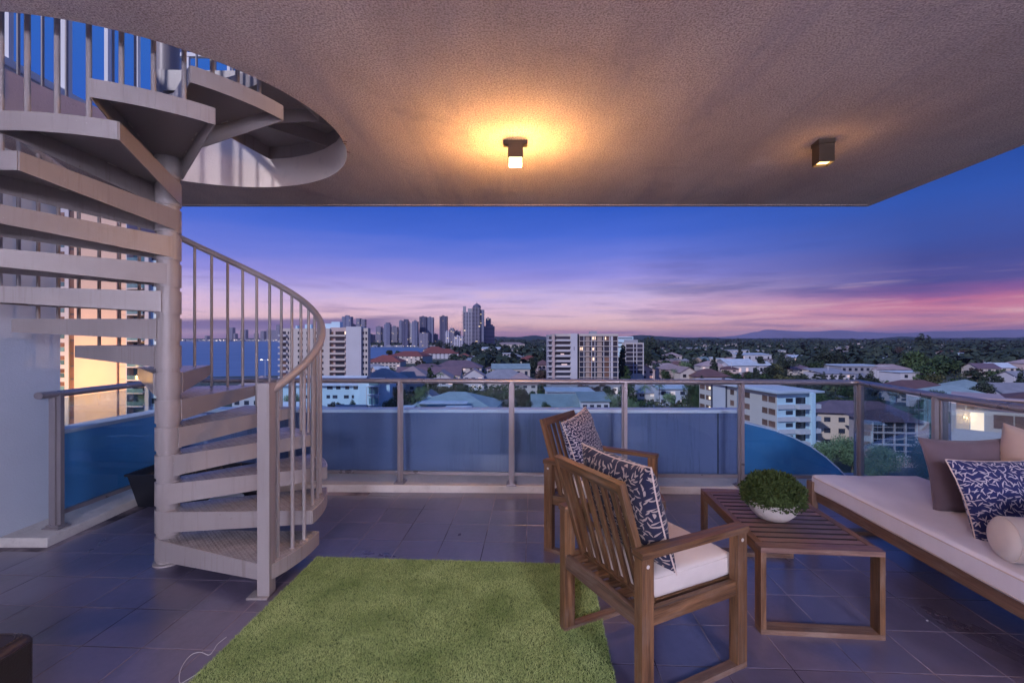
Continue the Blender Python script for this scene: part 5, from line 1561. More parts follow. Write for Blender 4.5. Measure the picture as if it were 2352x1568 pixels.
# far city across the sea
HZ = ['broadest hazy tower across the sea, left of centre between two balusters', 'small stub tower touching the broadest hazy tower across the sea', 'pale wide hazy tower across the sea, right of the broadest one',
      'slim hazy tower across the sea near the middle of the stair rail', 'thin hazy tower squeezed between two others across the sea', 'wide hazy tower across the sea just left of the tallest hazy one',
      'tallest hazy tower across the sea, touching the pale twin-wing tower', 'lowest hazy tower at the far left of the sea horizon', 'tiny hazy tower alone across the sea between wider ones']
for i, (a, b, t) in enumerate(((521, 534, 752), (536, 540, 766), (552, 564, 757), (598, 606, 760), (612, 618, 757), (622, 634, 758), (634, 642, 746), (470, 475, 771), (583, 588, 765))):
    far_tower(HZ[i], a, b, t, 5600, FB, None, 60, name='distant_tower')['group'] = 'hazy towers across the sea'
# shore lights and low waterfront buildings: nobody can count them
rng = random.Random(12)
wf = MB(); lg = MB()
for k in range(620):
    dx = rng.uniform(380, 660); Y = rng.uniform(5100, 5500); x = sx(dx, Y); w = rng.uniform(8, 40); h = rng.uniform(5, 22)
    wf.box(x, x + w, Y, Y + 20, GZ, GZ + h)
    if k % 2 == 0: lg.box(x + w * .3, x + w * .3 + 3.2, Y - 6, Y - 3, GZ + 3 + rng.uniform(0, 12), GZ + 6.2 + rng.uniform(0, 12))
for k in range(160):
    dx = rng.uniform(846, 1010); Y = rng.uniform(1640, 1700); x = sx(dx, Y); w = rng.uniform(4, 14); h = rng.uniform(3, 9)
    wf.box(x, x + w, Y, Y + 8, GZ, GZ + h)
    if k % 3 == 0: s_ = rng.choice((.6, .9, 1.4)); lg.box(x, x + s_, Y - 4, Y - 3, GZ + 3, GZ + 3 + s_)
wfo = wf.build('waterfront', C['grey']); tag(wfo, 'low pale waterfront buildings lining the far shore', 'waterfront', kind='stuff')
lgo = lg.build('shore_lights', emit_mat('shore_lights', (1.0, 0.80, 0.62, 1), 3.0)); tag(lgo, 'tiny lights scattered along the far shore', 'lights', kind='stuff')
def street_light(label, dx, dy, Y, dbl=True):
    h = sz(dy, Y) - GZ; r_ = thing('street_lamp', label, 'street lamp', (sx(dx, Y), Y, GZ), 0, 'street lamps')
    MB().tube([(0, 0, 0), (0, 0, h)], .09, 6).build('pole', C['frame'], r_)
    for s_ in ((-1, 1) if dbl else (1,)):
        MB().bar((0, 0, h), (s_ * 1.6, 0, h + .2), .1, .1).build('arm', C['frame'], r_)
        MB().box(s_ * 1.6 - .35, s_ * 1.6 + .35, -.25, .25, h + .05, h + .3).build('lamp_head', emit_mat('street_glow', (1, .86, .66, 1), 4.0) if 'sg' not in C else C['sg'], r_)
C['sg'] = emit_mat('street_glow', (1, .86, .66, 1), 5.0)
street_light('double headed lit street lamp seen against the sea between balusters', 609, 827, 200)

# ---- resort and roofs in the middle left
def roofD(label, x0, x1, yr, Y, d, roof, rmat, wall, rz=0.0, wallh=None, rh=None, nw=5, storeys=2, cat='house', **kw):
    """building whose ridge shows at row yr"""
    w = (x1 - x0) / F * Y; H = sz(yr, Y) - GZ; rh = rh or min(H * .4, d * .28)
    return house(label, sx((x0 + x1) / 2, Y), Y, w, d, H - rh, rz, roof, rh, wall, rmat, nw, storeys, cat, **kw)
roofD('long dark red hip roofed resort wing right of the pale tower', 850, 926, 815, 470, 26, 'hip', C['r_red'], C['cream'], rh=6.5, storeys=3, nw=9, cat='resort building', group='red roofed resort buildings')
roofD('dark red resort wing running back towards the inlet', 900, 985, 806, 590, 30, 'hip', C['r_red'], C['cream'], R(-14), rh=6, storeys=3, nw=8, cat='resort building', group='red roofed resort buildings')
roofD('brightest red resort wing with pale verandahs, near the skyline towers', 965, 1056, 800.5, 720, 34, 'hip', C['r_red'], C['white'], rh=7, storeys=3, nw=10, cat='resort building', group='red roofed resort buildings')
roofD('farthest red resort roof at the tip of the inlet', 975, 1022, 795.5, 860, 26, 'hip', C['r_red'], C['cream'], rh=6, storeys=3, nw=6, cat='resort building', group='red roofed resort buildings')
roofD('small bright red roofed building right of the resort', 1048, 1085, 811, 640, 22, 'hip', C['r_red'], C['peach'], rh=5, storeys=3, nw=4, cat='resort building', group='red roofed resort buildings')
roofD('long plum roofed building above the pinkish roofs', 1000, 1108, 827, 410, 24, 'hip', C['r_purple'], C['cream'], rh=6, nw=7)
roofD('dark plum roof left of the small white gable', 930, 1035, 835, 360, 26, 'hip', C['r_purple'], C['cream'], rh=6, nw=6)
roofD('long dark plum roof behind the pyramid roof', 915, 1060, 842.5, 325, 16, 'gable', C['r_purple'], C['cream'], rh=5, nw=6)
roofD('pale pinkish pyramid roofed house above the railing, left of middle', 905, 992, 840, 282, 24, 'hip', C['r_pink'], C['cream'], rh=6.5, nw=6)
roofD('long low pinkish roof right beside the pale tower', 832, 930, 845, 262, 22, 'hip', C['r_pink'], C['cream'], R(4), rh=6, nw=5)
roofD('white gabled house with two small gables behind the palm tops', 985, 1046, 850, 268, 14, 'gable_f', C['r_pink'], C['white'], rh=5, nw=4)
roofD('small grey gable roof left part above the railing', 1066, 1112, 846, 282, 12, 'gable_f', C['r_pink'], C['white'], rh=4, nw=3)
roofD('wide grey tiled roof above the railing between two posts', 1100, 1215, 848, 290, 22, 'hip', C['r_grey'], C['cream'], rh=6, nw=6)
roofD('pale pointed roof in front of the wide grey roof', 1160, 1232, 854, 262, 20, 'hip', C['r_pink'], C['cream'], rh=6, nw=4)
roofD('pale roof at the far left behind the stair treads', 560, 645, 862, 215, 18, 'hip', C['r_pink'], C['white'], rh=5, nw=4)

# light blue apartment house behind the glass
YE = 186.0; ke = YE / F
def ex(dx): return (dx - 700) * ke
eb = thing('apartment_house', 'pale blue three storey apartment house behind the glass, right of the stairs', 'apartment house', (sx(700, YE), YE, GZ))
hE = sz(883, YE) - GZ
MB().box(ex(640), ex(826), 0, 14, 0, hE).build('wall', C['bluewhite'], eb)
MB().box(ex(826), ex(862), -1.5, 12, 0, hE + 1.2).build('wall', C['bluewhite'], eb)
MB().box(ex(862), ex(893), 1.5, 12, 0, hE + .4).build('wall', C['bluewhite'], eb)
rf_ = MB()
for s_ in (-1, 1):
    a = Vector((ex(735), 7, hE + 3.0)); b = Vector((ex(735), 7 + s_ * 8.2, hE - .3)); rf_.obox((a + b) / 2, (ex(832) - ex(638), 0, 0), b - a, (0, 0, .25))
rf_.obox((ex(844), 5, hE + 1.6), (ex(866) - ex(824), 0, 0), (0, 14.5, 0), (0, 0, .3)); rf_.obox((ex(878), 6.5, hE + .75), (ex(897) - ex(864), 0, 0), (0, 12, 0), (0, 0, .25))
rf_.build('roof', C['r_light'], eb)
for a, b in ((751, 764), (772, 782), (793, 802), (812, 822)): window(eb, ex(a), ex(b), hE - 1.9, hE - .6)
for a, b in ((700, 710), (724, 733), (750, 758), (764, 775), (790, 801), (808, 813)): window(eb, ex(a), ex(b), hE - 5.6, hE - 4.3)
for a, b in ((700, 712), (725, 735), (752, 762), (781, 791)): window(eb, ex(a), ex(b), hE - 9.2, hE - 7.9)
for z in (hE - 8.2, hE - 4.0, hE - .6):
    mbb = MB(); mbb.lathe([(0, 0), (2.6, 0), (2.6, .25), (0, .25)], (ex(861), -1.2, z), 20); mbb.build('balcony', C['white'], eb)
    window(eb, ex(850), ex(872), z + .4, z + 3.0, C['win_teal'], y=-1.5)
for a in (848, 861, 875): ubox('column', C['white'], eb, ex(a) - .12, ex(a) + .12, -3.6, -3.35, 0, hE - .5)

# teal roofed near houses
roofD('large grey green roofed house with pale skylights behind the glass, middle left', 955, 1145, 899, 178, 26, 'hip', C['r_teal'], C['bluewhite'], R(-6), rh=5.0, nw=6, storeys=2, group='near roofs seen through the glass')
sky_ = thing('roof_terrace_canopy', 'flat pale blue canopy roofs in front of the large grey green roof', 'canopy', (sx(1020, 160), 160, GZ))
hz_ = sz(926, 160) - GZ
MB().box(-9, 8, 0, 7, hz_ - .2, hz_).build('canopy', C['r_light'], sky_); MB().box(1, 10, -7, -.5, hz_ - .9, hz_ - .7).build('canopy', C['r_light'], sky_); MB().box(-16, -10, -6, 1, hz_ - 1.0, hz_ - .8).build('canopy', C['r_light'], sky_)
for x in (-8.5, 7.5, 9.5, -15.5): ubox('post', C['frame'], sky_, x - .1, x + .1, -.3, -.1, 0, hz_ - 1.1)
roofD('small house with a dark dormer behind the glass, left of the big grey green roof', 962, 1008, 897, 205, 12, 'gable_f', C['r_grey'], C['bluewhite'], rh=3, nw=3, group='near roofs seen through the glass')
roofD('grey roof peeking above the parapet left of the second post', 935, 985, 922, 165, 12, 'hip', C['r_teal'], C['bluewhite'], rh=3, nw=3, group='near roofs seen through the glass')
roofD('small gabled roof just above the parapet, right of the stair balusters', 775, 840, 930, 165, 10, 'gable', C['r_grey'], C['bluewhite'], rh=3, nw=3, group='near roofs seen through the glass')
roofD('pale low roof seen under the stair treads', 590, 745, 922, 168, 14, 'hip', C['r_light'], C['white'], rh=3.5, nw=5, group='near roofs seen through the glass')
r9 = roofD('teal roofed long house with small white windows behind the rear armchair', 1222, 1335, 905, 176, 14, 'gable', C['r_teal'], C['bluewhite'], rh=3.6, nw=6, storeys=2, group='near roofs seen through the glass')
roofD('higher pale flat roof behind the teal long house', 1255, 1356, 893, 200, 16, 'flat', C['r_light'], C['white'], rh=.4, nw=5, storeys=2, group='near roofs seen through the glass')
roofD('low teal roofed wing right of the teal long house', 1330, 1392, 905, 172, 12, 'shed', C['r_teal'], C['white'], rh=2.0, nw=4, storeys=2, group='near roofs seen through the glass')
roofD('pale house wall behind the palms, left part', 1455, 1502, 884, 226, 12, 'gable', C['r_grey'], C['cream'], rh=3, nw=2, storeys=2, group='near roofs seen through the glass')
roofD('white house with light blue roof behind the palms', 1502, 1566, 878, 220, 14, 'shed', C['r_light'], C['white'], rh=2.5, nw=3, storeys=2, group='near roofs seen through the glass')
roofD('low white carport roof left of the palms', 1430, 1462, 884, 232, 10, 'flat', C['r_light'], C['white'], rh=.3, nw=2, storeys=1, group='near roofs seen through the glass')
palm('bushy palm left of the pair in front of the white house', 1481, 884, 206, 8.5)
palm('taller palm right in front of the white house', 1515, 878, 208, 9.0)
palm('palm top just over the railing below the pinkish gables', 1012, 853, 245, 7.0)
palm('palm at the foot of the pinkish two storey house', 1548, 846, 285, 8.0)
palm('palm between conifer and low roofs right of the block', 1437, 842, 290, 8.0)
treeD('small umbrella shaped tree right of the palms', 1541, 897, 200, 36, 'round', 'd')
# curved path, canal and fence
pth = MB(); pl2 = [gp2(1430, 912), gp2(1480, 919), (gp2(1530, 926)), gp2(1580, 931), gp2(1625, 940), gp2(1660, 958)]
V = []; 
for p in pl2: V += [(p[0], p[1] - 2.2, GZ + .012), (p[0], p[1] + 2.2, GZ + .012)]
pth.mesh(V, [(2 * i, 2 * i + 2, 2 * i + 3, 2 * i + 1) for i in range(len(pl2) - 1)]); pto = pth.build('path', C['grey']); tag(pto, kind='structure')
cn_ = MB().prism([gp2(1440, 960), gp2(1640, 960), gp2(1600, 937), gp2(1500, 929), gp2(1440, 921)], GZ + .004, GZ + .008).build('pool', paint('pool_cover', (0.05, 0.13, 0.24), 0.3)); tag(cn_, kind='structure')
fn = thing('fence', 'dark blue slatted fence beside the curved path', 'fence', (gp2(1505, 940)[0], gp2(1505, 940)[1], GZ))
for k in range(26): ubox('slat', C['darkgrey'], fn, k * .42, k * .42 + .22, 0, .06, 0.1, 1.9)
for z in (.4, 1.6): ubox('rail', C['darkgrey'], fn, -.1, 11, .061, .12, z, z + .1)
st_ = thing('street_lamp', 'thin curved street lamp left of the white corner apartment building', 'street lamp', (sx(1607, 190), 190, GZ), 0, 'street lamps')
hh_ = sz(885, 190) - GZ
MB().tube([(0, 0, 0), (0, 0, hh_ - .8), (-.3, 0, hh_ - .2), (-1.2, 0, hh_), (-2.2, 0, hh_)], .11, 6).build('pole', C['frame'], st_)
MB().box(-2.9, -2.1, -.15, .15, hh_ - .12, hh_ + .06).build('lamp_head', C['frame'], st_)
sg_ = thing('sign', 'white box sign on the ground near the white corner building', 'sign', (sx(1613, 172), 172, GZ))
MB().box(-.9, .9, -.2, .2, 1.2, 3.2).build('panel', C['white'], sg_); MB().box(-.1, .1, -.1, .1, 0, 1.199).build('post', C['frame'], sg_)

# ---- white corner apartment building
wb = thing('apartment_building', 'white five storey corner apartment building with overhanging flat roof behind the railing', 'apartment building', (65.2, 112.0, GZ), R(9))
hW = sz(897, 112) - GZ - .6
# local: x to the right, y back; left facade faces -x
MB().box(0, 9.2, 0, 34, 0, hW).build('wall', C['cream'], wb)
MB().box(9.2, 10.0, .6, 34, 0, hW).build('wall', C['bluewhite'], wb)
rfw = MB(); rfw.prism([(-1.2, -1.4), (12.2, -1.2), (11.0, 35), (-1.5, 35.5)], hW, hW + .45); rfw.build('roof', C['r_light'], wb)
MB().prism([(-.4, -.8), (10.6, -.6), (10, 34), (-.6, 34.6)], hW + .451, hW + .62).build('roof_sheet', C['white'], wb)
MB().box(-.05, 9.2, -.12, 0, 0, hW).build('front_wall', C['bluewhite'], wb)
MB().box(8.0, 9.0, -1.9, -1.1, 0, hW).build('column', C['bluewhite'], wb)
for k in range(6):
    z = hW - 2.3 - k * 3.05
    # left facade, windows along y
    for (a, b) in ((.6, 2.9), (3.3, 5.2), (10.0, 14.8), (16.6, 18.2)):
        ubox('window', C['win_warm'], wb, -.08, .02, a, b, z - .2, z + 1.25)
    for (a, b) in ((27.5, 30.2), (31.0, 33.6)): ubox('window', C['win_warm'], wb, -.08, .02, a, b, z - .2, z + 1.25)
    if k in (0, 1, 2): ubox('lit_window', C['lit'], wb, -.14, -.085, 27.7, 28.6, z + .1, z + 1.0)
    window(wb, 2.3, 4.2, z, z + 1.0, C['win'], y=-.12)
    ubox('balcony', C['white'], wb, -.04, 4.4, -.5, -.13, z - 1.6, z - .5)
    ubox('balcony', C['white'], wb, 4.8, 7.9, -1.6, -.13, z - 1.6, z - .55)
    window(wb, 5.0, 7.7, z - .45, z + 1.15, C['win'], y=-.12)
    ubox('balcony', C['white'], wb, 9.1, 11.4, -1.0, .5, z - 1.6, z - .55)
    window(wb, 9.3, 11.2, z - .5, z + 1.1, C['win'], y=.6)
MB().box(-.35, .02, 20.2, 26.2, 0, hW).build('wall', C['white'], wb)
MB().box(-.30, .02, 26.21, 27.2, 0, hW).build('recess', C['darkgrey'], wb)
MB().box(-.18, -.0, 19.7, 20.19, 0, hW).build('recess', C['darkgrey'], wb)
rv = MB().lathe([(0, 0), (.4, 0), (.5, .6), (.2, .9), (0, .95)], (3, 26, hW + .62), 10); rv.build('roof_vent', C['darkgrey'], wb)

# ---- peach motel and verandah
mo = thing('motel', 'peach two storey motel with plum hip roof between the two right railing posts', 'motel', (sx(1878, 128), 128, GZ), R(-12))
mo_h = sz(946, 128) - GZ
MB().box(0, 22, 0, 10, 0, mo_h).build('walls', C['peach'], mo)
rm2 = MB(); B = [(-.9, -.9, mo_h), (22.9, -.9, mo_h), (22.9, 10.9, mo_h), (-.9, 10.9, mo_h)]
rm2.mesh(B + [(5, 5, mo_h + 2.9), (17.5, 5, mo_h + 2.9)], [(0, 3, 2, 1), (0, 1, 5, 4), (1, 2, 5), (2, 3, 4, 5), (3, 0, 4)]); rm2.build('roof', C['r_purple'], mo)
for s_ in (0, 1, 2):
    for x in (1.6, 5.2, 8.6, 12.0, 15.6, 19): window(mo, x, x + 1.6, mo_h - 2.6 - s_ * 3.1, mo_h - 1.3 - s_ * 3.1)
vr = thing('verandah_house', 'white framed glazed verandah house with plum roof at the end of the motel', 'house', (sx(2003, 112), 112, GZ), R(-6))
vh = sz(967, 112) - GZ
MB().box(0, 13.2, .4, 9, 0, vh).build('walls', C['pink'], vr)
rm3 = MB(); B = [(-.8, -.8, vh), (11.4, -.8, vh), (14, 10, vh), (-.8, 10, vh)]
rm3.mesh(B + [(4, 4.5, vh + 2.4), (8.5, 4.5, vh + 2.4)], [(0, 3, 2, 1), (0, 1, 5, 4), (1, 2, 5), (2, 3, 4, 5), (3, 0, 4)]); rm3.build('roof', C['r_purple'], vr)
for s_ in range(3):
    for k in range(4): ubox('window', C['win'], vr, .3 + k * 2.45, 2.5 + k * 2.45, .25, .42, vh - 2.5 - s_ * 2.9, vh - .3 - s_ * 2.9)
    ubox('floor_slab', C['white'], vr, 0, 10.3, -.2, .3, vh - 2.85 - s_ * 2.9, vh - 2.55 - s_ * 2.9); ubox('mullion_rail', C['white'], vr, 0, 10.3, .12, .22, vh - 1.5 - s_ * 2.9, vh - 1.38 - s_ * 2.9)
for k in range(5): ubox('post', C['white'], vr, k * 2.5 - .02, k * 2.5 + .16, -.25, -.05, 0, vh)

# ---- lawn and road on the right
lw = MB().prism([gp2(2040, 1010), gp2(2330, 1035), gp2(2200, 955), gp2(2060, 930), gp2(2015, 945)], GZ + .004, GZ + .010).build('lawn', paint('lawn_grass', (0.075, 0.115, 0.045), 0.95, 0.3, 0.15)); tag(lw, kind='structure')
rd = MB(); pl3 = [(2035, 917), (2100, 930), (2160, 944), (2230, 965), (2330, 1000), (2450, 1050)]
V = []
for dx, dy in pl3:
    p = gp2(dx, dy); V += [(p[0] - 1.2, p[1] - 3.0, GZ + .018), (p[0] + 1.2, p[1] + 3.4, GZ + .018)]
rd.mesh(V, [(2 * i, 2 * i + 2, 2 * i + 3, 2 * i + 1) for i in range(len(pl3) - 1)]); ro2 = rd.build('road', paint('road_concrete', (0.34, 0.36, 0.40), 0.9, 0.1, 0.3)); tag(ro2, kind='structure')
rd = MB(); V = []
for dx, dy in ((1960, 893), (2060, 897), (2140, 899), (2230, 896)):
    p = gp2(dx, dy); V += [(p[0], p[1] - 3.0, GZ + .014), (p[0], p[1] + 3.4, GZ + .014)]
rd.mesh(V, [(2 * i, 2 * i + 2, 2 * i + 3, 2 * i + 1) for i in range(3)]); ro3 = rd.build('side_road', C['grey']); tag(ro3, kind='structure')
utl = thing('utility_box', 'small white utility cabinet beside the pale road', 'cabinet', (gp2(2108, 945)[0], gp2(2108, 945)[1], GZ))
MB().box(-1.0, 1.0, -.6, .6, 0, 2.2).build('cabinet', C['white'], utl); MB().box(-1.1, 1.1, -.7, .7, 2.2, 2.35).build('lid', C['white'], utl)

# ---- modern white house at the far right with lit doorway
YM = 62.0
def mx_(dx): return (dx - 2185) / F * YM
mh = thing('modern_house', 'white modern house at the right edge with warmly lit doorway and wall lamp', 'house', (sx(2185, YM), YM, GZ), R(-42))
zf = sz(992, YM) - GZ; ztp = sz(914, YM) - GZ
MB().prism([(0, 0), (14, 0), (14, 9), (0, 9)], 0, zf).build('lower_wall', C['white'], mh)
MB().box(.6, 14, 3.0, 8.5, zf, ztp).build('upper_wall', C['cream'], mh)
MB().box(-.0, .5, .6, 3.0, zf, ztp + .1).build('side_fin', C['cream'], mh)
MB().prism([(-.1, .2), (14.5, .2), (14.5, 8), (.3, 8)], ztp + .1, ztp + .26).build('roof', C['r_pink'], mh)
rr3 = MB(); B = [(5.2, 2.2, ztp + .261), (14.6, 2.2, ztp + .261), (14.6, 8, ztp + .261), (5.2, 8, ztp + .261)]
rr3.mesh(B + [(8, 5, ztp + 1.15), (12, 5, ztp + 1.15)], [(0, 3, 2, 1), (0, 1, 5, 4), (1, 2, 5), (2, 3, 4, 5), (3, 0, 4)]); rr3.build('roof', C['r_brown'], mh)
ubox('door', C['lit'], mh, 2.0, 3.3, 2.85, 2.99, zf + .1, zf + 2.6)
for x in (1.9, 3.3): ubox('door_frame', C['frame'], mh, x, x + .1, 2.78, 2.98, zf, zf + 2.7)
MB().lathe([(0, 0), (.09, 0), (.09, .45), (0, .45)], (1.35, 2.85, zf + 1.6), 10).build('wall_lamp', C['lit'], mh)
L = bpy.data.lights.new('bulb', 'POINT'); L.energy = 60; L.color = (1, .6, .25); L.shadow_soft_size = .1
lo = bpy.data.objects.new('bulb', L); COL.objects.link(lo); lo.parent = mh; lo.location = (1.6, 2.3, zf + 1.8)
for a, b in ((4.2, 6.0), (6.15, 8.0)): ubox('window', C['win_warm'], mh, a, b, 2.85, 2.98, zf + .7, zf + 2.5)
ubox('balustrade', C['white'], mh, .2, 14, .05, .15, zf, zf + .55)
for x in (1.9, 2.05, 2.2): ubox('vent', C['darkgrey'], mh, x, x + .1, -.05, .02, zf - 2.2, zf - 1.7)
ubox('side_wing', C['white'], mh, -1.9, -.01, 1.0, 6, 0, zf - 1.3)
for k in range(4): window(mh, -1.1, -.5, zf - 2.6 - k * 1.6, zf - 1.6 - k * 1.6, C['win_teal'], y=1.0)

# ---- explicit mid-distance houses above the railing
HL = [
 ('pinkish gabled two storey house under the gridded block', 1452, 1499, 836, 318, 12, 'gable_f', 'r_pink', 'pink', 3, 3, 3.5),
 ('pinkish house with double gable right of the dark trees', 1514, 1562, 835, 322, 14, 'hip', 'r_pink', 'pink', 3, 2, 3.5),
 ('pale gabled house with two dark windows above the railing', 1553, 1592, 842, 300, 12, 'gable_f', 'r_pink', 'cream', 2, 2, 3.2),
 ('pale hip roof standing alone among dark trees, higher up', 1526, 1560, 809, 560, 18, 'hip', 'r_pink', 'cream', 2, 2, 4),
 ('cream house with a lit porch and spreading tiled roof', 1603, 1660, 828, 410, 18, 'hip', 'r_pink', 'cream', 4, 2, 4.5),
 ('brown hip roof just above the railing left of the white corner building', 1586, 1664, 846, 292, 18, 'hip', 'r_brown', 'tan', 4, 2, 4.5),
 ('light blue long roof behind the brown hip roof', 1662, 1764, 830, 400, 14, 'gable', 'r_light', 'white', 6, 1, 3.0),
 ('pale metal shed roof farther behind the light blue long roof', 1655, 1720, 824, 460, 16, 'gable', 'r_light', 'grey', 5, 1, 2.5),
 ('long low commercial building with pale flat roof, left', 1566, 1650, 798, 900, 40, 'flat', 'r_light', 'grey', 9, 1, .5),
 ('long low commercial building with pale flat roof and white front, right', 1672, 1790, 803, 820, 40, 'flat', 'r_light', 'white', 9, 1, .5),
 ('white fronted warehouse behind the conical tree', 1690, 1760, 811, 640, 26, 'shed', 'r_light', 'white', 5, 1, 2),
 ('grey warehouse roof right of the column tree', 1806, 1862, 815, 620, 30, 'gable', 'r_light', 'grey', 5, 1, 3),
 ('plum hip roofed house left of the round tree clump', 1794, 1856, 836, 400, 18, 'hip', 'r_purple', 'cream', 3, 2, 4),
 ('long grey school hall with sloping roof above the railing corner', 1868, 1938, 848, 330, 22, 'shed', 'r_grey', 'white', 7, 2, 2.5),
 ('large flat grey building right behind the conifer row', 1905, 2010, 837, 360, 26, 'flat', 'r_light', 'grey', 8, 2, .5),
 ('pinkish hip roof behind the white flat roofed house', 1995, 2075, 836, 350, 16, 'hip', 'r_pink', 'white', 5, 2, 3.5),
 ('white flat roofed house with small windows right of the conifers', 2042, 2122, 852, 300, 16, 'flat', 'r_light', 'white', 3, 2, .5),
 ('wide brown hip roof at the right just above the handrail', 2022, 2168, 872, 235, 22, 'hip', 'r_brown', 'cream', 5, 2, 5),
 ('grey blue hip roof right of the wide brown roof', 2172, 2262, 871, 225, 20, 'hip', 'r_teal', 'cream', 4, 1, 4.5),
 ('grey blue lower roof in front of the other grey blue roof', 2120, 2232, 884, 205, 18, 'hip', 'r_teal', 'white', 4, 1, 3.6),
 ('pale grey roof near the right edge behind the round bush', 2268, 2368, 879, 212, 18, 'gable', 'r_grey', 'white', 4, 1, 4.5),
 ('grey gabled roof at the right edge, upper one', 2308, 2400, 852, 270, 18, 'gable', 'r_grey', 'white', 4, 2, 4.5),
 ('pale two tone house between tree clumps at far right', 2228, 2278, 834, 370, 14, 'gable', 'r_purple', 'cream', 3, 2, 3.5),
 ('pale blue roofed house right of the two tone house', 2262, 2312, 833, 380, 14, 'gable', 'r_light', 'cream', 3, 2, 3.5),
 ('pinkish house cut by the right edge of the picture', 2328, 2380, 825, 430, 14, 'hip', 'r_pink', 'pink', 3, 2, 3.5),
 ('tan roof among dark trees above the school hall', 1862, 1902, 802, 800, 26, 'hip', 'r_pink', 'tan', 4, 1, 5),
 ('tan long roof right of the other tan roof in the trees', 1905, 1968, 806, 730, 24, 'gable', 'r_pink', 'tan', 5, 1, 4),
 ('red roofed low house at far right in the trees', 2160, 2212, 806, 690, 20, 'gable', 'r_red', 'cream', 4, 1, 3.5),
 ('pale blue factory front at far right in the trees', 2196, 2228, 810, 640, 22, 'flat', 'r_light', 'bluewhite', 3, 2, .5),
 ('white house left of the gridded block by the dark trees', 1160, 1200, 812, 560, 16, 'hip', 'r_grey', 'white', 4, 2, 3.5),
 ('red tiled house left of the gridded block', 1195, 1236, 816, 480, 16, 'hip', 'r_red', 'cream', 3, 2, 4),
 ('dark plum roof directly left of the gridded block', 1232, 1262, 826, 400, 14, 'hip', 'r_brown', 'pink', 3, 2, 4),
 ('grey green hall roof above the pale roofs left of the block', 1130, 1215, 835, 372, 20, 'gable', 'r_teal', 'cream', 5, 1, 3.5),
 ('white small tower house in the trees left of the block', 1155, 1172, 810, 500, 9, 'flat', 'r_light', 'white', 2, 4, .5),
 ('tiny white fronted houses below the rounded grey tower', 1108, 1150, 797, 900, 20, 'gable', 'r_light', 'white', 8, 2, 3),
 ('grey roofs between the skyline and the dark trees', 1140, 1205, 786, 1250, 30, 'hip', 'r_pink', 'cream', 8, 2, 5),
 ('podium roof at the foot of the gridded block', 1262, 1440, 876, 245, 14, 'flat', 'r_grey', 'grey', 8, 1, .4),
]
for (lab, a, b, yr, Y, d, rf3, rm4, wl_, nw, stn, rh3) in HL:
    roofD(lab, a, b, yr, Y, d, rf3, C[rm4], C[wl_], R(random.uniform(-7, 7)) if d < 24 else 0, rh=rh3, nw=nw, storeys=stn)

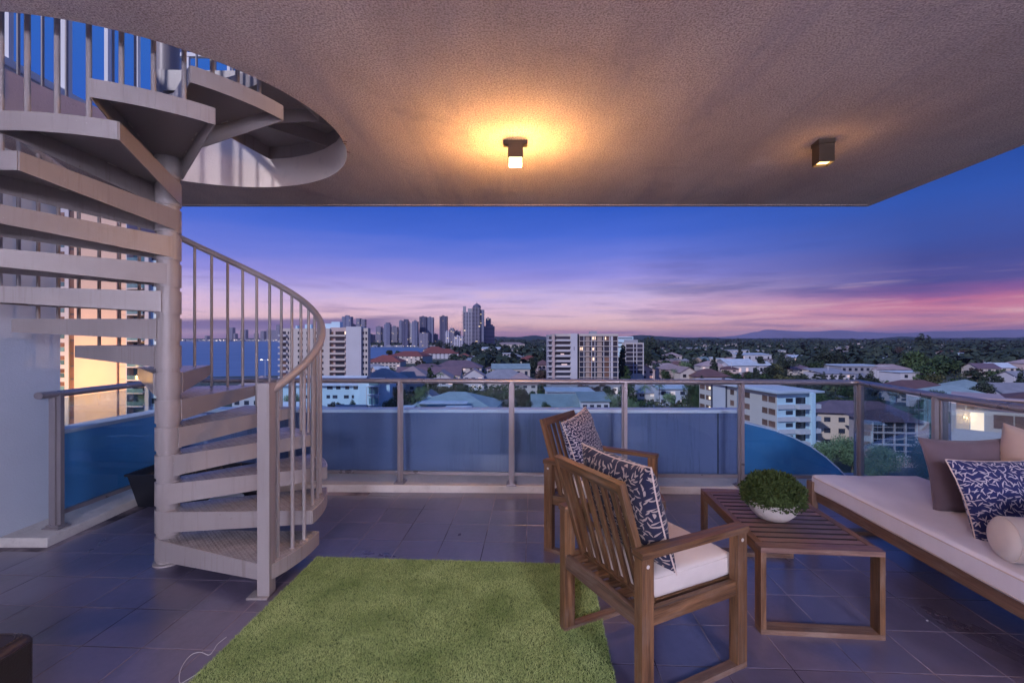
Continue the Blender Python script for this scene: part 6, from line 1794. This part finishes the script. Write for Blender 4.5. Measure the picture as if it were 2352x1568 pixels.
# ---- explicit trees
TD = [
 ('dark cypress column leaning against the gridded block', 1430, 792, 285, 20, 'column', 'a'),
 ('wide dark foot tree under the cypress', 1432, 828, 280, 34, 'round', 'a'),
 ('dark conical tree alone above the pale warehouse', 1618, 819, 470, 24, 'cone', 'a'),
 ('round dark tree beside the conical tree', 1591, 822, 450, 30, 'round', 'a'),
 ('dark column tree left of the round tree clump', 1748, 818, 400, 22, 'column', 'a'),
 ('round dark tree clump with a bump on top', 1802, 818, 390, 52, 'round', 'a'),
 ('tall dark spruce rising from the round clump', 1797, 808, 395, 26, 'cone', 'a'),
 ('big dark tree in the middle of the right suburb', 1895, 798, 420, 54, 'round', 'a'),
 ('dark wide tree right beside the big one', 1925, 806, 410, 52, 'round', 'a'),
 ('large dark tree left above the school hall', 1870, 828, 370, 44, 'round', 'b'),
 ('bunya pine with a pointed crown breaking the skyline at right', 2115, 762, 900, 36, 'cone', 'a'),
 ('second smaller pine right of the bunya pine', 2133, 767, 905, 20, 'cone', 'a'),
 ('green spreading tree at right of the white house', 2110, 800, 350, 70, 'broad', 'b'),
 ('large green tree mass right of the white flat roofed house', 2150, 826, 300, 90, 'round', 'b'),
 ('dark green tree between white house and grey blue roofs', 2125, 838, 290, 60, 'round', 'b'),
 ('flat topped green tree at far right', 2180, 812, 390, 90, 'broad', 'b'),
 ('round dark bush above the handrail at right', 2258, 872, 205, 60, 'round', 'a'),
 ('dark bush cut by the right edge', 2345, 868, 230, 40, 'round', 'a'),
 ('leafy tree in front of the grey roofs at right edge', 2290, 845, 300, 50, 'broad', 'b'),
 ('feathery dark conifer right of the school hall', 2000, 848, 268, 34, 'cone', 'a'),
 ('small dark conifer, first in the conifer row', 1892, 850, 275, 18, 'cone', 'a'),
 ('small dark conifer, second in the conifer row', 1912, 856, 272, 18, 'cone', 'a'),
 ('small dark conifer, third in the conifer row', 1932, 853, 272, 20, 'cone', 'a'),
 ('small dark conifer, fourth in the conifer row', 1955, 858, 270, 18, 'cone', 'a'),
 ('small dark conifer, fifth in the conifer row', 1976, 855, 270, 22, 'cone', 'a'),
 ('olive tree patch above the handrail left of the conifer row', 1802, 856, 280, 60, 'broad', 'c'),
 ('dark tree just above the handrail right of the olive patch', 1850, 856, 278, 52, 'broad', 'a'),
 ('low green tree above the roof edge of the white corner building', 1725, 850, 290, 80, 'broad', 'b'),
 ('bright green tree between pinkish houses and light blue roof', 1575, 826, 380, 34, 'round', 'd'),
 ('dark tree left of the brown hip roof', 1542, 828, 360, 30, 'sparse', 'b'),
 ('dark bush between pinkish houses', 1506, 832, 350, 24, 'round', 'a'),
 ('green bush under the pinkish gabled house', 1532, 850, 280, 40, 'round', 'b'),
 ('dark tall tree behind the lower gridded block', 1492, 772, 620, 36, 'round', 'a'),
 ('dark tree right of the lower gridded block', 1488, 800, 420, 26, 'round', 'a'),
 ('big dark tree left of the gridded block by the road', 1228, 818, 380, 30, 'round', 'a'),
 ('dark tree left of the gridded block, in front', 1245, 806, 420, 36, 'round', 'a'),
 ('olive bush at the foot of the gridded block', 1244, 848, 300, 26, 'round', 'c'),
 ('bright bush in the middle of the dark left suburb', 1140, 832, 380, 34, 'broad', 'd'),
 ('large dark tree crowding the middle left suburb', 1122, 803, 560, 46, 'round', 'a'),
 ('dark tree in front of the red resort roofs', 1043, 812, 560, 24, 'round', 'b'),
 ('tree at the inlet tip below the wide slab tower', 1008, 781, 1100, 24, 'round', 'a'),
 ('second dark tree at the inlet tip', 1026, 786, 1000, 22, 'round', 'a'),
 ('dark leafy tree at the foot of the unfinished tower, left', 1070, 794, 900, 24, 'round', 'a'),
 ('dark leafy tree at the foot of the unfinished tower, right', 1094, 792, 850, 28, 'round', 'a'),
 ('dark palm like tree behind the pinkish gables', 1045, 852, 250, 22, 'sparse', 'b'),
 # band behind the glass
 ('dense mottled tree behind the glass right of the pale blue house', 915, 886, 196, 52, 'round', 'b', True),
 ('rounded green tree behind the glass, third from the stairs', 962, 884, 200, 52, 'round', 'd', True),
 ('mottled grey green tree left of the vent roof', 1020, 884, 206, 60, 'sparse', 'c', True),
 ('mottled tree behind the big grey green roof', 1062, 880, 212, 58, 'round', 'b', True),
 ('wide dark olive tree left of the third post', 1112, 890, 196, 70, 'round', 'c', True),
 ('dark bushy tree directly left of the third post', 1145, 900, 188, 54, 'round', 'b', True),
 ('silvery tree directly right of the third post', 1198, 886, 194, 56, 'round', 'c', True),
 ('dark tree left of the teal long house', 1228, 898, 186, 50, 'sparse', 'b', True),
 ('small dark tree in front of the teal long house, left end', 1216, 920, 170, 34, 'round', 'a', True),
 ('small dark bush in front of the teal roof', 1258, 922, 168, 26, 'round', 'b', True),
 ('small green bush in front of the pale blue house', 812, 914, 172, 38, 'broad', 'd', True),
 ('dark lacy bush at the foot of the pale blue house', 768, 920, 170, 36, 'sparse', 'a', True),
 ('dark olive bush below the semi round balconies', 892, 914, 168, 42, 'round', 'b', True),
 ('green tree seen between the lower stair balusters', 668, 893, 186, 46, 'round', 'd', True),
 ('bright round tree right of the teal houses', 1412, 900, 168, 52, 'round', 'd', True),
 ('bright round tree behind the fourth post', 1452, 908, 160, 46, 'round', 'd', True),
 ('dark green tree behind the two bright round trees', 1392, 888, 190, 44, 'round', 'b', True),
 ('leafless grey tree behind the teal roofs', 1350, 878, 215, 60, 'sparse', 'e', True),
 ('grey twiggy tree behind the teal roofs, farther right', 1392, 876, 225, 50, 'sparse', 'e', True),
 ('big green tree left beside the white corner building', 1590, 872, 186, 52, 'round', 'b', True),
 ('big dark green tree hugging the white corner building', 1612, 884, 176, 42, 'round', 'b', True),
 ('leafy tree right of the white corner building, upper', 1900, 900, 150, 70, 'round', 'b', True),
 ('wide leafy tree right of the white corner building', 1938, 908, 146, 78, 'round', 'b', True),
 ('leafy tree above the motel roof, left of the corner post', 1968, 918, 142, 50, 'round', 'b', True),
 ('dark leafy tree right of the railing corner post', 2012, 905, 150, 60, 'round', 'a', True),
 ('leafy tree by the pale road beyond the glass', 2145, 893, 172, 70, 'round', 'b', True),
 ('round leafy tree near the utility cabinet', 2120, 912, 160, 52, 'round', 'b', True),
 ('bright billowing tree below the motel, leftmost of the near grove', 1896, 1000, 106, 84, 'round', 'd', True),
 ('bright billowing tree below the motel, in the middle of the near grove', 1958, 996, 104, 92, 'round', 'd', True),
 ('billowing tree under the verandah house in the near grove', 2040, 1012, 98, 100, 'round', 'd', True),
 ('lower tree filling the front of the near grove', 1990, 1040, 92, 90, 'round', 'd', True),
 ('dark tree at the right end of the near grove', 2118, 1004, 100, 64, 'round', 'a', True),
 ('dark lower tree beside the daybed cushions beyond the glass', 2135, 1048, 92, 60, 'round', 'a', True),
]
for e in TD:
    lab, dx, dyt, Y, wD, kind, mk = e[:7]
    treeD(lab, dx, dyt, Y, wD, kind, mk, near=len(e) > 7)
occ = [(o.location.x, o.location.y, 9) for o in TREES]
for o in bpy.data.objects:
    if o.get('category') in ('house', 'resort building', 'apartment block', 'apartment building', 'motel', 'apartment house', 'apartment tower') and o.parent is None:
        occ.append((o.location.x, o.location.y, 14))
# ---- fill: suburban houses and trees scattered over the plain
rng = random.Random(21)
def inside_sea(x, y):
    pts = [gp2(*p) for p in shore]; c = False; j = len(pts) - 1
    for i in range(len(pts)):
        if ((pts[i][1] > y) != (pts[j][1] > y)) and (x < (pts[j][0] - pts[i][0]) * (y - pts[i][1]) / (pts[j][1] - pts[i][1]) + pts[i][0]): c = not c
        j = i
    return c
FILL = []
def free(x, y, r):
    return all((x - a) ** 2 + (y - b) ** 2 > (r * .5 + c) ** 2 for a, b, c in occ)
nh = nt = 0; tries = 0
while (nh < 105 or nt < 212) and tries < 20000:
    tries += 1
    dy = 777 + 31.5 * F / math.exp(rng.uniform(math.log(190), math.log(1350)))
    Y = gy_(dy); dx = rng.uniform(1100, 2480) if rng.random() < .88 else rng.uniform(860, 1100)
    if dx < 1100 and Y > 800: continue
    x = sx(dx, Y)
    if inside_sea(x, Y): continue
    if rng.random() < .38 and nh < 105:
        if Y < 300 or not free(x, Y, 16): continue
        w = rng.uniform(8, 16); rm5 = rng.choice(['r_grey', 'r_pink', 'r_light', 'r_brown', 'r_teal', 'r_purple', 'r_light']); wl2 = rng.choice(['grey', 'cream', 'white', 'pink', 'tan'])
        h = rng.choice([3.2, 3.2, 6.0])
        random.seed(tries)
        o = house('x', x, Y, w, rng.uniform(9, 14), h, R(rng.uniform(-35, 35)), rng.choice(['hip', 'hip', 'gable', 'gable_f', 'flat']), rng.uniform(2.2, 3.6), C[wl2], C[rm5], rng.choice([2, 3, 4]), 2 if h > 4 else 1)
        FILL.append((o, 'house', {'r_grey': 'grey', 'r_pink': 'pinkish', 'r_light': 'pale metal', 'r_brown': 'brown', 'r_teal': 'grey green', 'r_purple': 'plum'}[rm5] + ' roofed ' + {'white': 'white', 'cream': 'cream', 'pink': 'pink', 'grey': 'grey walled', 'tan': 'tan'}[wl2] + ' house', dx, dy)); occ.append((x, Y, 11)); nh += 1
    elif nt < 212:
        s_ = rng.uniform(7, 15) * (1 + Y / 2500)
        if not free(x, Y, s_ * .7): continue
        kind = rng.choice(['round', 'round', 'broad', 'broad', 'sparse', 'cone']); mk = rng.choice(['a', 'a', 'a', 'b', 'b', 'c', 'e'])
        if kind == 'cone' and mk in 'ce': mk = 'a'
        random.seed(tries)
        o = tree('x', x, Y, s_ * (1.4 if kind == 'cone' else 1), kind, mk, hs=rng.uniform(.75, 1.0))
        FILL.append((o, 'tree', {'a': 'dark', 'b': 'mid green', 'c': 'olive', 'e': 'russet'}[mk] + ' ' + {'round': 'round', 'broad': 'spreading', 'sparse': 'loose crowned', 'cone': 'conical'}[kind] + ' tree', dx, dy)); occ.append((x, Y, s_ * .35)); nt += 1
# far off wood and roofs that read as one mass
rngn = random.Random(5); fw = MB(); fh = MB(); cnt = 0
while cnt < 4300:
    Y = math.exp(rngn.uniform(math.log(420), math.log(4000))); dx = rngn.uniform(1040, 2560)
    if dx < 1180 and Y < 700 and rngn.random() < .6: continue
    x = sx(dx, Y)
    if inside_sea(x, Y): continue
    if not all((x - a) ** 2 + (Y - b) ** 2 > (c * .8) ** 2 for a, b, c in occ if abs(b - Y) < 25 and c >= 11): continue
    if mnoise.noise(Vector((x * .006, Y * .004, 3.3))) < -0.10 and Y < 2200: continue
    cnt += 1
    s_ = rngn.uniform(4, 11) * (1 + .5 * mnoise.noise(Vector((x * .01, Y * .006, 7.7)))) * (1 + Y / 3500); hgt = rngn.uniform(.7, 1.15)
    for _ in range(16):
        d = Vector((rngn.gauss(0, 1), rngn.gauss(0, 1), abs(rngn.gauss(0, 1)))).normalized()
        p = Vector((x, Y, GZ + s_ * .35)) + Vector((d.x * s_ * .8, d.y * s_ * .8, d.z * s_ * hgt))
        u = d.cross(Vector((rngn.gauss(0, 1), rngn.gauss(0, 1), rngn.gauss(0, 1)))).normalized(); w = d.cross(u); q = s_ * .38
        fw.quad([p - u * q, p + w * q * .7, p + u * q, p - w * q * .7])
    if cnt % 2 == 0 and Y > 520:
        w = rngn.uniform(8, 22); hx = x + 12; h = rngn.uniform(4, 7); ro = rngn.uniform(-.5, .5)
        ca, sa = math.cos(ro), math.sin(ro)
        fh.obox((hx, Y - 9, GZ + h / 2), (w * ca, w * sa, 0), (-9 * sa, 9 * ca, 0), (0, 0, h), mi=0)
        fh.prism([(hx + (a * w * .55) * ca - (b * 5.4) * sa, Y - 9 + (a * w * .55) * sa + (b * 5.4) * ca) for a, b in ((-1, -1), (1, -1), (1, 1), (-1, 1))], h + GZ, h + GZ + .8, mi=1 + cnt % 3)
fwo = fw.build('far_woods', C['leaf_a']); tag(fwo, 'far off mass of dark trees reaching the horizon', 'woods', kind='stuff')
fho = fh.build('far_roofs', [C['cream'], C['r_light'], C['r_pink'], C['r_grey']]); tag(fho, 'tiny far roofs sprinkled among the distant woods', 'roofs', kind='stuff')
# hedges and shrubs filling the gardens nearer by
sh_ = MB(); cnt = 0
while cnt < 1500:
    Y = math.exp(rngn.uniform(math.log(185), math.log(560))); dx = rngn.uniform(845, 2500); x = sx(dx, Y)
    if inside_sea(x, Y) or not all((x - a) ** 2 + (Y - b) ** 2 > (c * .75) ** 2 for a, b, c in occ if c >= 11): continue
    if 2030 < dx < 2330 and Y < 230: continue
    cnt += 1; s_ = rngn.uniform(1.6, 4.2)
    for _ in range(26):
        d = Vector((rngn.gauss(0, 1), rngn.gauss(0, 1), abs(rngn.gauss(0, 1)))).normalized()
        p = Vector((x, Y, GZ + s_ * .3)) + Vector((d.x * s_, d.y * s_, d.z * s_ * .9)) * rngn.uniform(.75, 1.1)
        u = d.cross(Vector((rngn.gauss(0, 1), rngn.gauss(0, 1), rngn.gauss(0, 1)))).normalized(); w = d.cross(u); q = s_ * .24
        sh_.quad([p - u * q, p + w * q * .7, p + u * q, p - w * q * .7], mi=cnt % 3)
sho = sh_.build('garden_shrubs', [C['leaf_a'], C['leaf_b'], C['leaf_c']]); tag(sho, 'hedges and shrubs filling the gardens between the houses', 'shrubs', kind='stuff')
# power poles along the streets of the suburb
for i, (lab, dx, Y) in enumerate((('wooden power pole by the wide brown hip roof', 2010, 300), ('power pole between the school hall and the conifers', 1902, 330), ('power pole in front of the grey roofs at the right edge', 2330, 240),
                    ('power pole above the plum hip roofed house', 1760, 420), ('power pole left of the pinkish gabled house', 1440, 330), ('power pole near the light blue long roof', 1680, 380),
                    ('power pole among the pinkish roofs left of the block', 1120, 300), ('power pole by the resort roofs', 1040, 420))):
    pp = thing('power_pole', lab, 'power pole', (sx(dx, Y), Y, GZ), R(20 * i), 'power poles of the suburb')
    MB().tube([(0, 0, 0), (0, 0, 11.5)], .16, 6).build('pole', C['frame'], pp)
    MB().box(-1.3, 1.3, -.08, .08, 10.6, 10.8).build('crossarm', C['frame'], pp)
    MB().tube([(-1.2, 0, 10.8), (-1.2, 0, 11.1)], .07, 5).build('insulator', C['white'], pp); MB().tube([(1.2, 0, 10.8), (1.2, 0, 11.1)], .07, 5).build('insulator', C['white'], pp)
# waterfront trees along the inlet
ft = MB()
for k in range(520):
    dx = rngn.uniform(838, 1012); Y = rngn.uniform(1665, 1760); x = sx(dx, Y); s_ = rngn.uniform(8, 15)
    for _ in range(12):
        d = Vector((rngn.gauss(0, 1), rngn.gauss(0, 1), abs(rngn.gauss(0, 1)))).normalized(); p = Vector((x, Y, GZ + s_ * .4)) + d * s_ * .75
        u = d.cross(Vector((rngn.gauss(0, 1), rngn.gauss(0, 1), rngn.gauss(0, 1)))).normalized(); w = d.cross(u); q = s_ * .4
        ft.quad([p - u * q, p + w * q * .7, p + u * q, p - w * q * .7])
fto = ft.build('shore_woods', C['leaf_a']); tag(fto, 'dark band of trees along the far side of the inlet', 'woods', kind='stuff')

# ---- labels for the filled-in houses and trees: nearest named landmark and side of it
marks = [(CX + F * o.location.x / o.location.y, HY + F * (EYE - GZ) / o.location.y, o['label']) for o in bpy.data.objects if o.parent is None and o.get('label') and o.get('label') != 'x' and o.location.y > 150 and o.get('group') not in ('towers on the skyline', 'hazy towers across the sea', 'street lamps') and o.get('kind') != 'stuff' and o.location.length > 1 and len(o['label'].split()) <= 9]
used = {}
FILL.sort(key=lambda f: f[3])
for o, cat, desc, dx, dy in FILL:
    best = sorted(marks, key=lambda m: (m[0] - dx) ** 2 + ((m[1] - dy) * 3) ** 2)
    lab = None
    for m in best[:14]:
        a = 'behind' if dy < m[1] - 2.5 else ('in front of' if dy > m[1] + 2.5 else 'beside')
        s_ = ' left' if dx < m[0] - 6 else (' right' if dx > m[0] + 6 else ' straight')
        l_ = desc + s_ + ' ' + a + ' the ' + m[2]
        if l_ not in used and len(l_.split()) <= 16: lab = l_; break
    if lab is None:
        k = 0
        for q in ('lone', 'small', 'distant', 'half hidden', 'low'):
            lab = q + ' ' + desc + ' among the far woods, ' + ('left' if dx < 1500 else 'middle' if dx < 1900 else 'right') + ' part of the plain'
            if lab not in used: break
    used[lab] = 1
    o['label'] = lab

# ---- evening haze: one closed box round everything
hb = MB().box(-25000, 25000, -2900, 29000, GZ - 2.5, 420)
hm = bpy.data.materials.new('haze'); hm.use_nodes = True
hn = hm.node_tree.nodes
for n in list(hn): hn.remove(n)
hv = hn.new('ShaderNodeVolumePrincipled'); ho = hn.new('ShaderNodeOutputMaterial')
hv.inputs['Color'].default_value = (0.80, 0.74, 0.95, 1); hv.inputs['Density'].default_value = 4.2e-5; hv.inputs['Anisotropy'].default_value = 0.2
hm.node_tree.links.new(hv.outputs[0], ho.inputs['Volume'])
hz2 = hb.build('haze', hm); tag(hz2, kind='stuff')
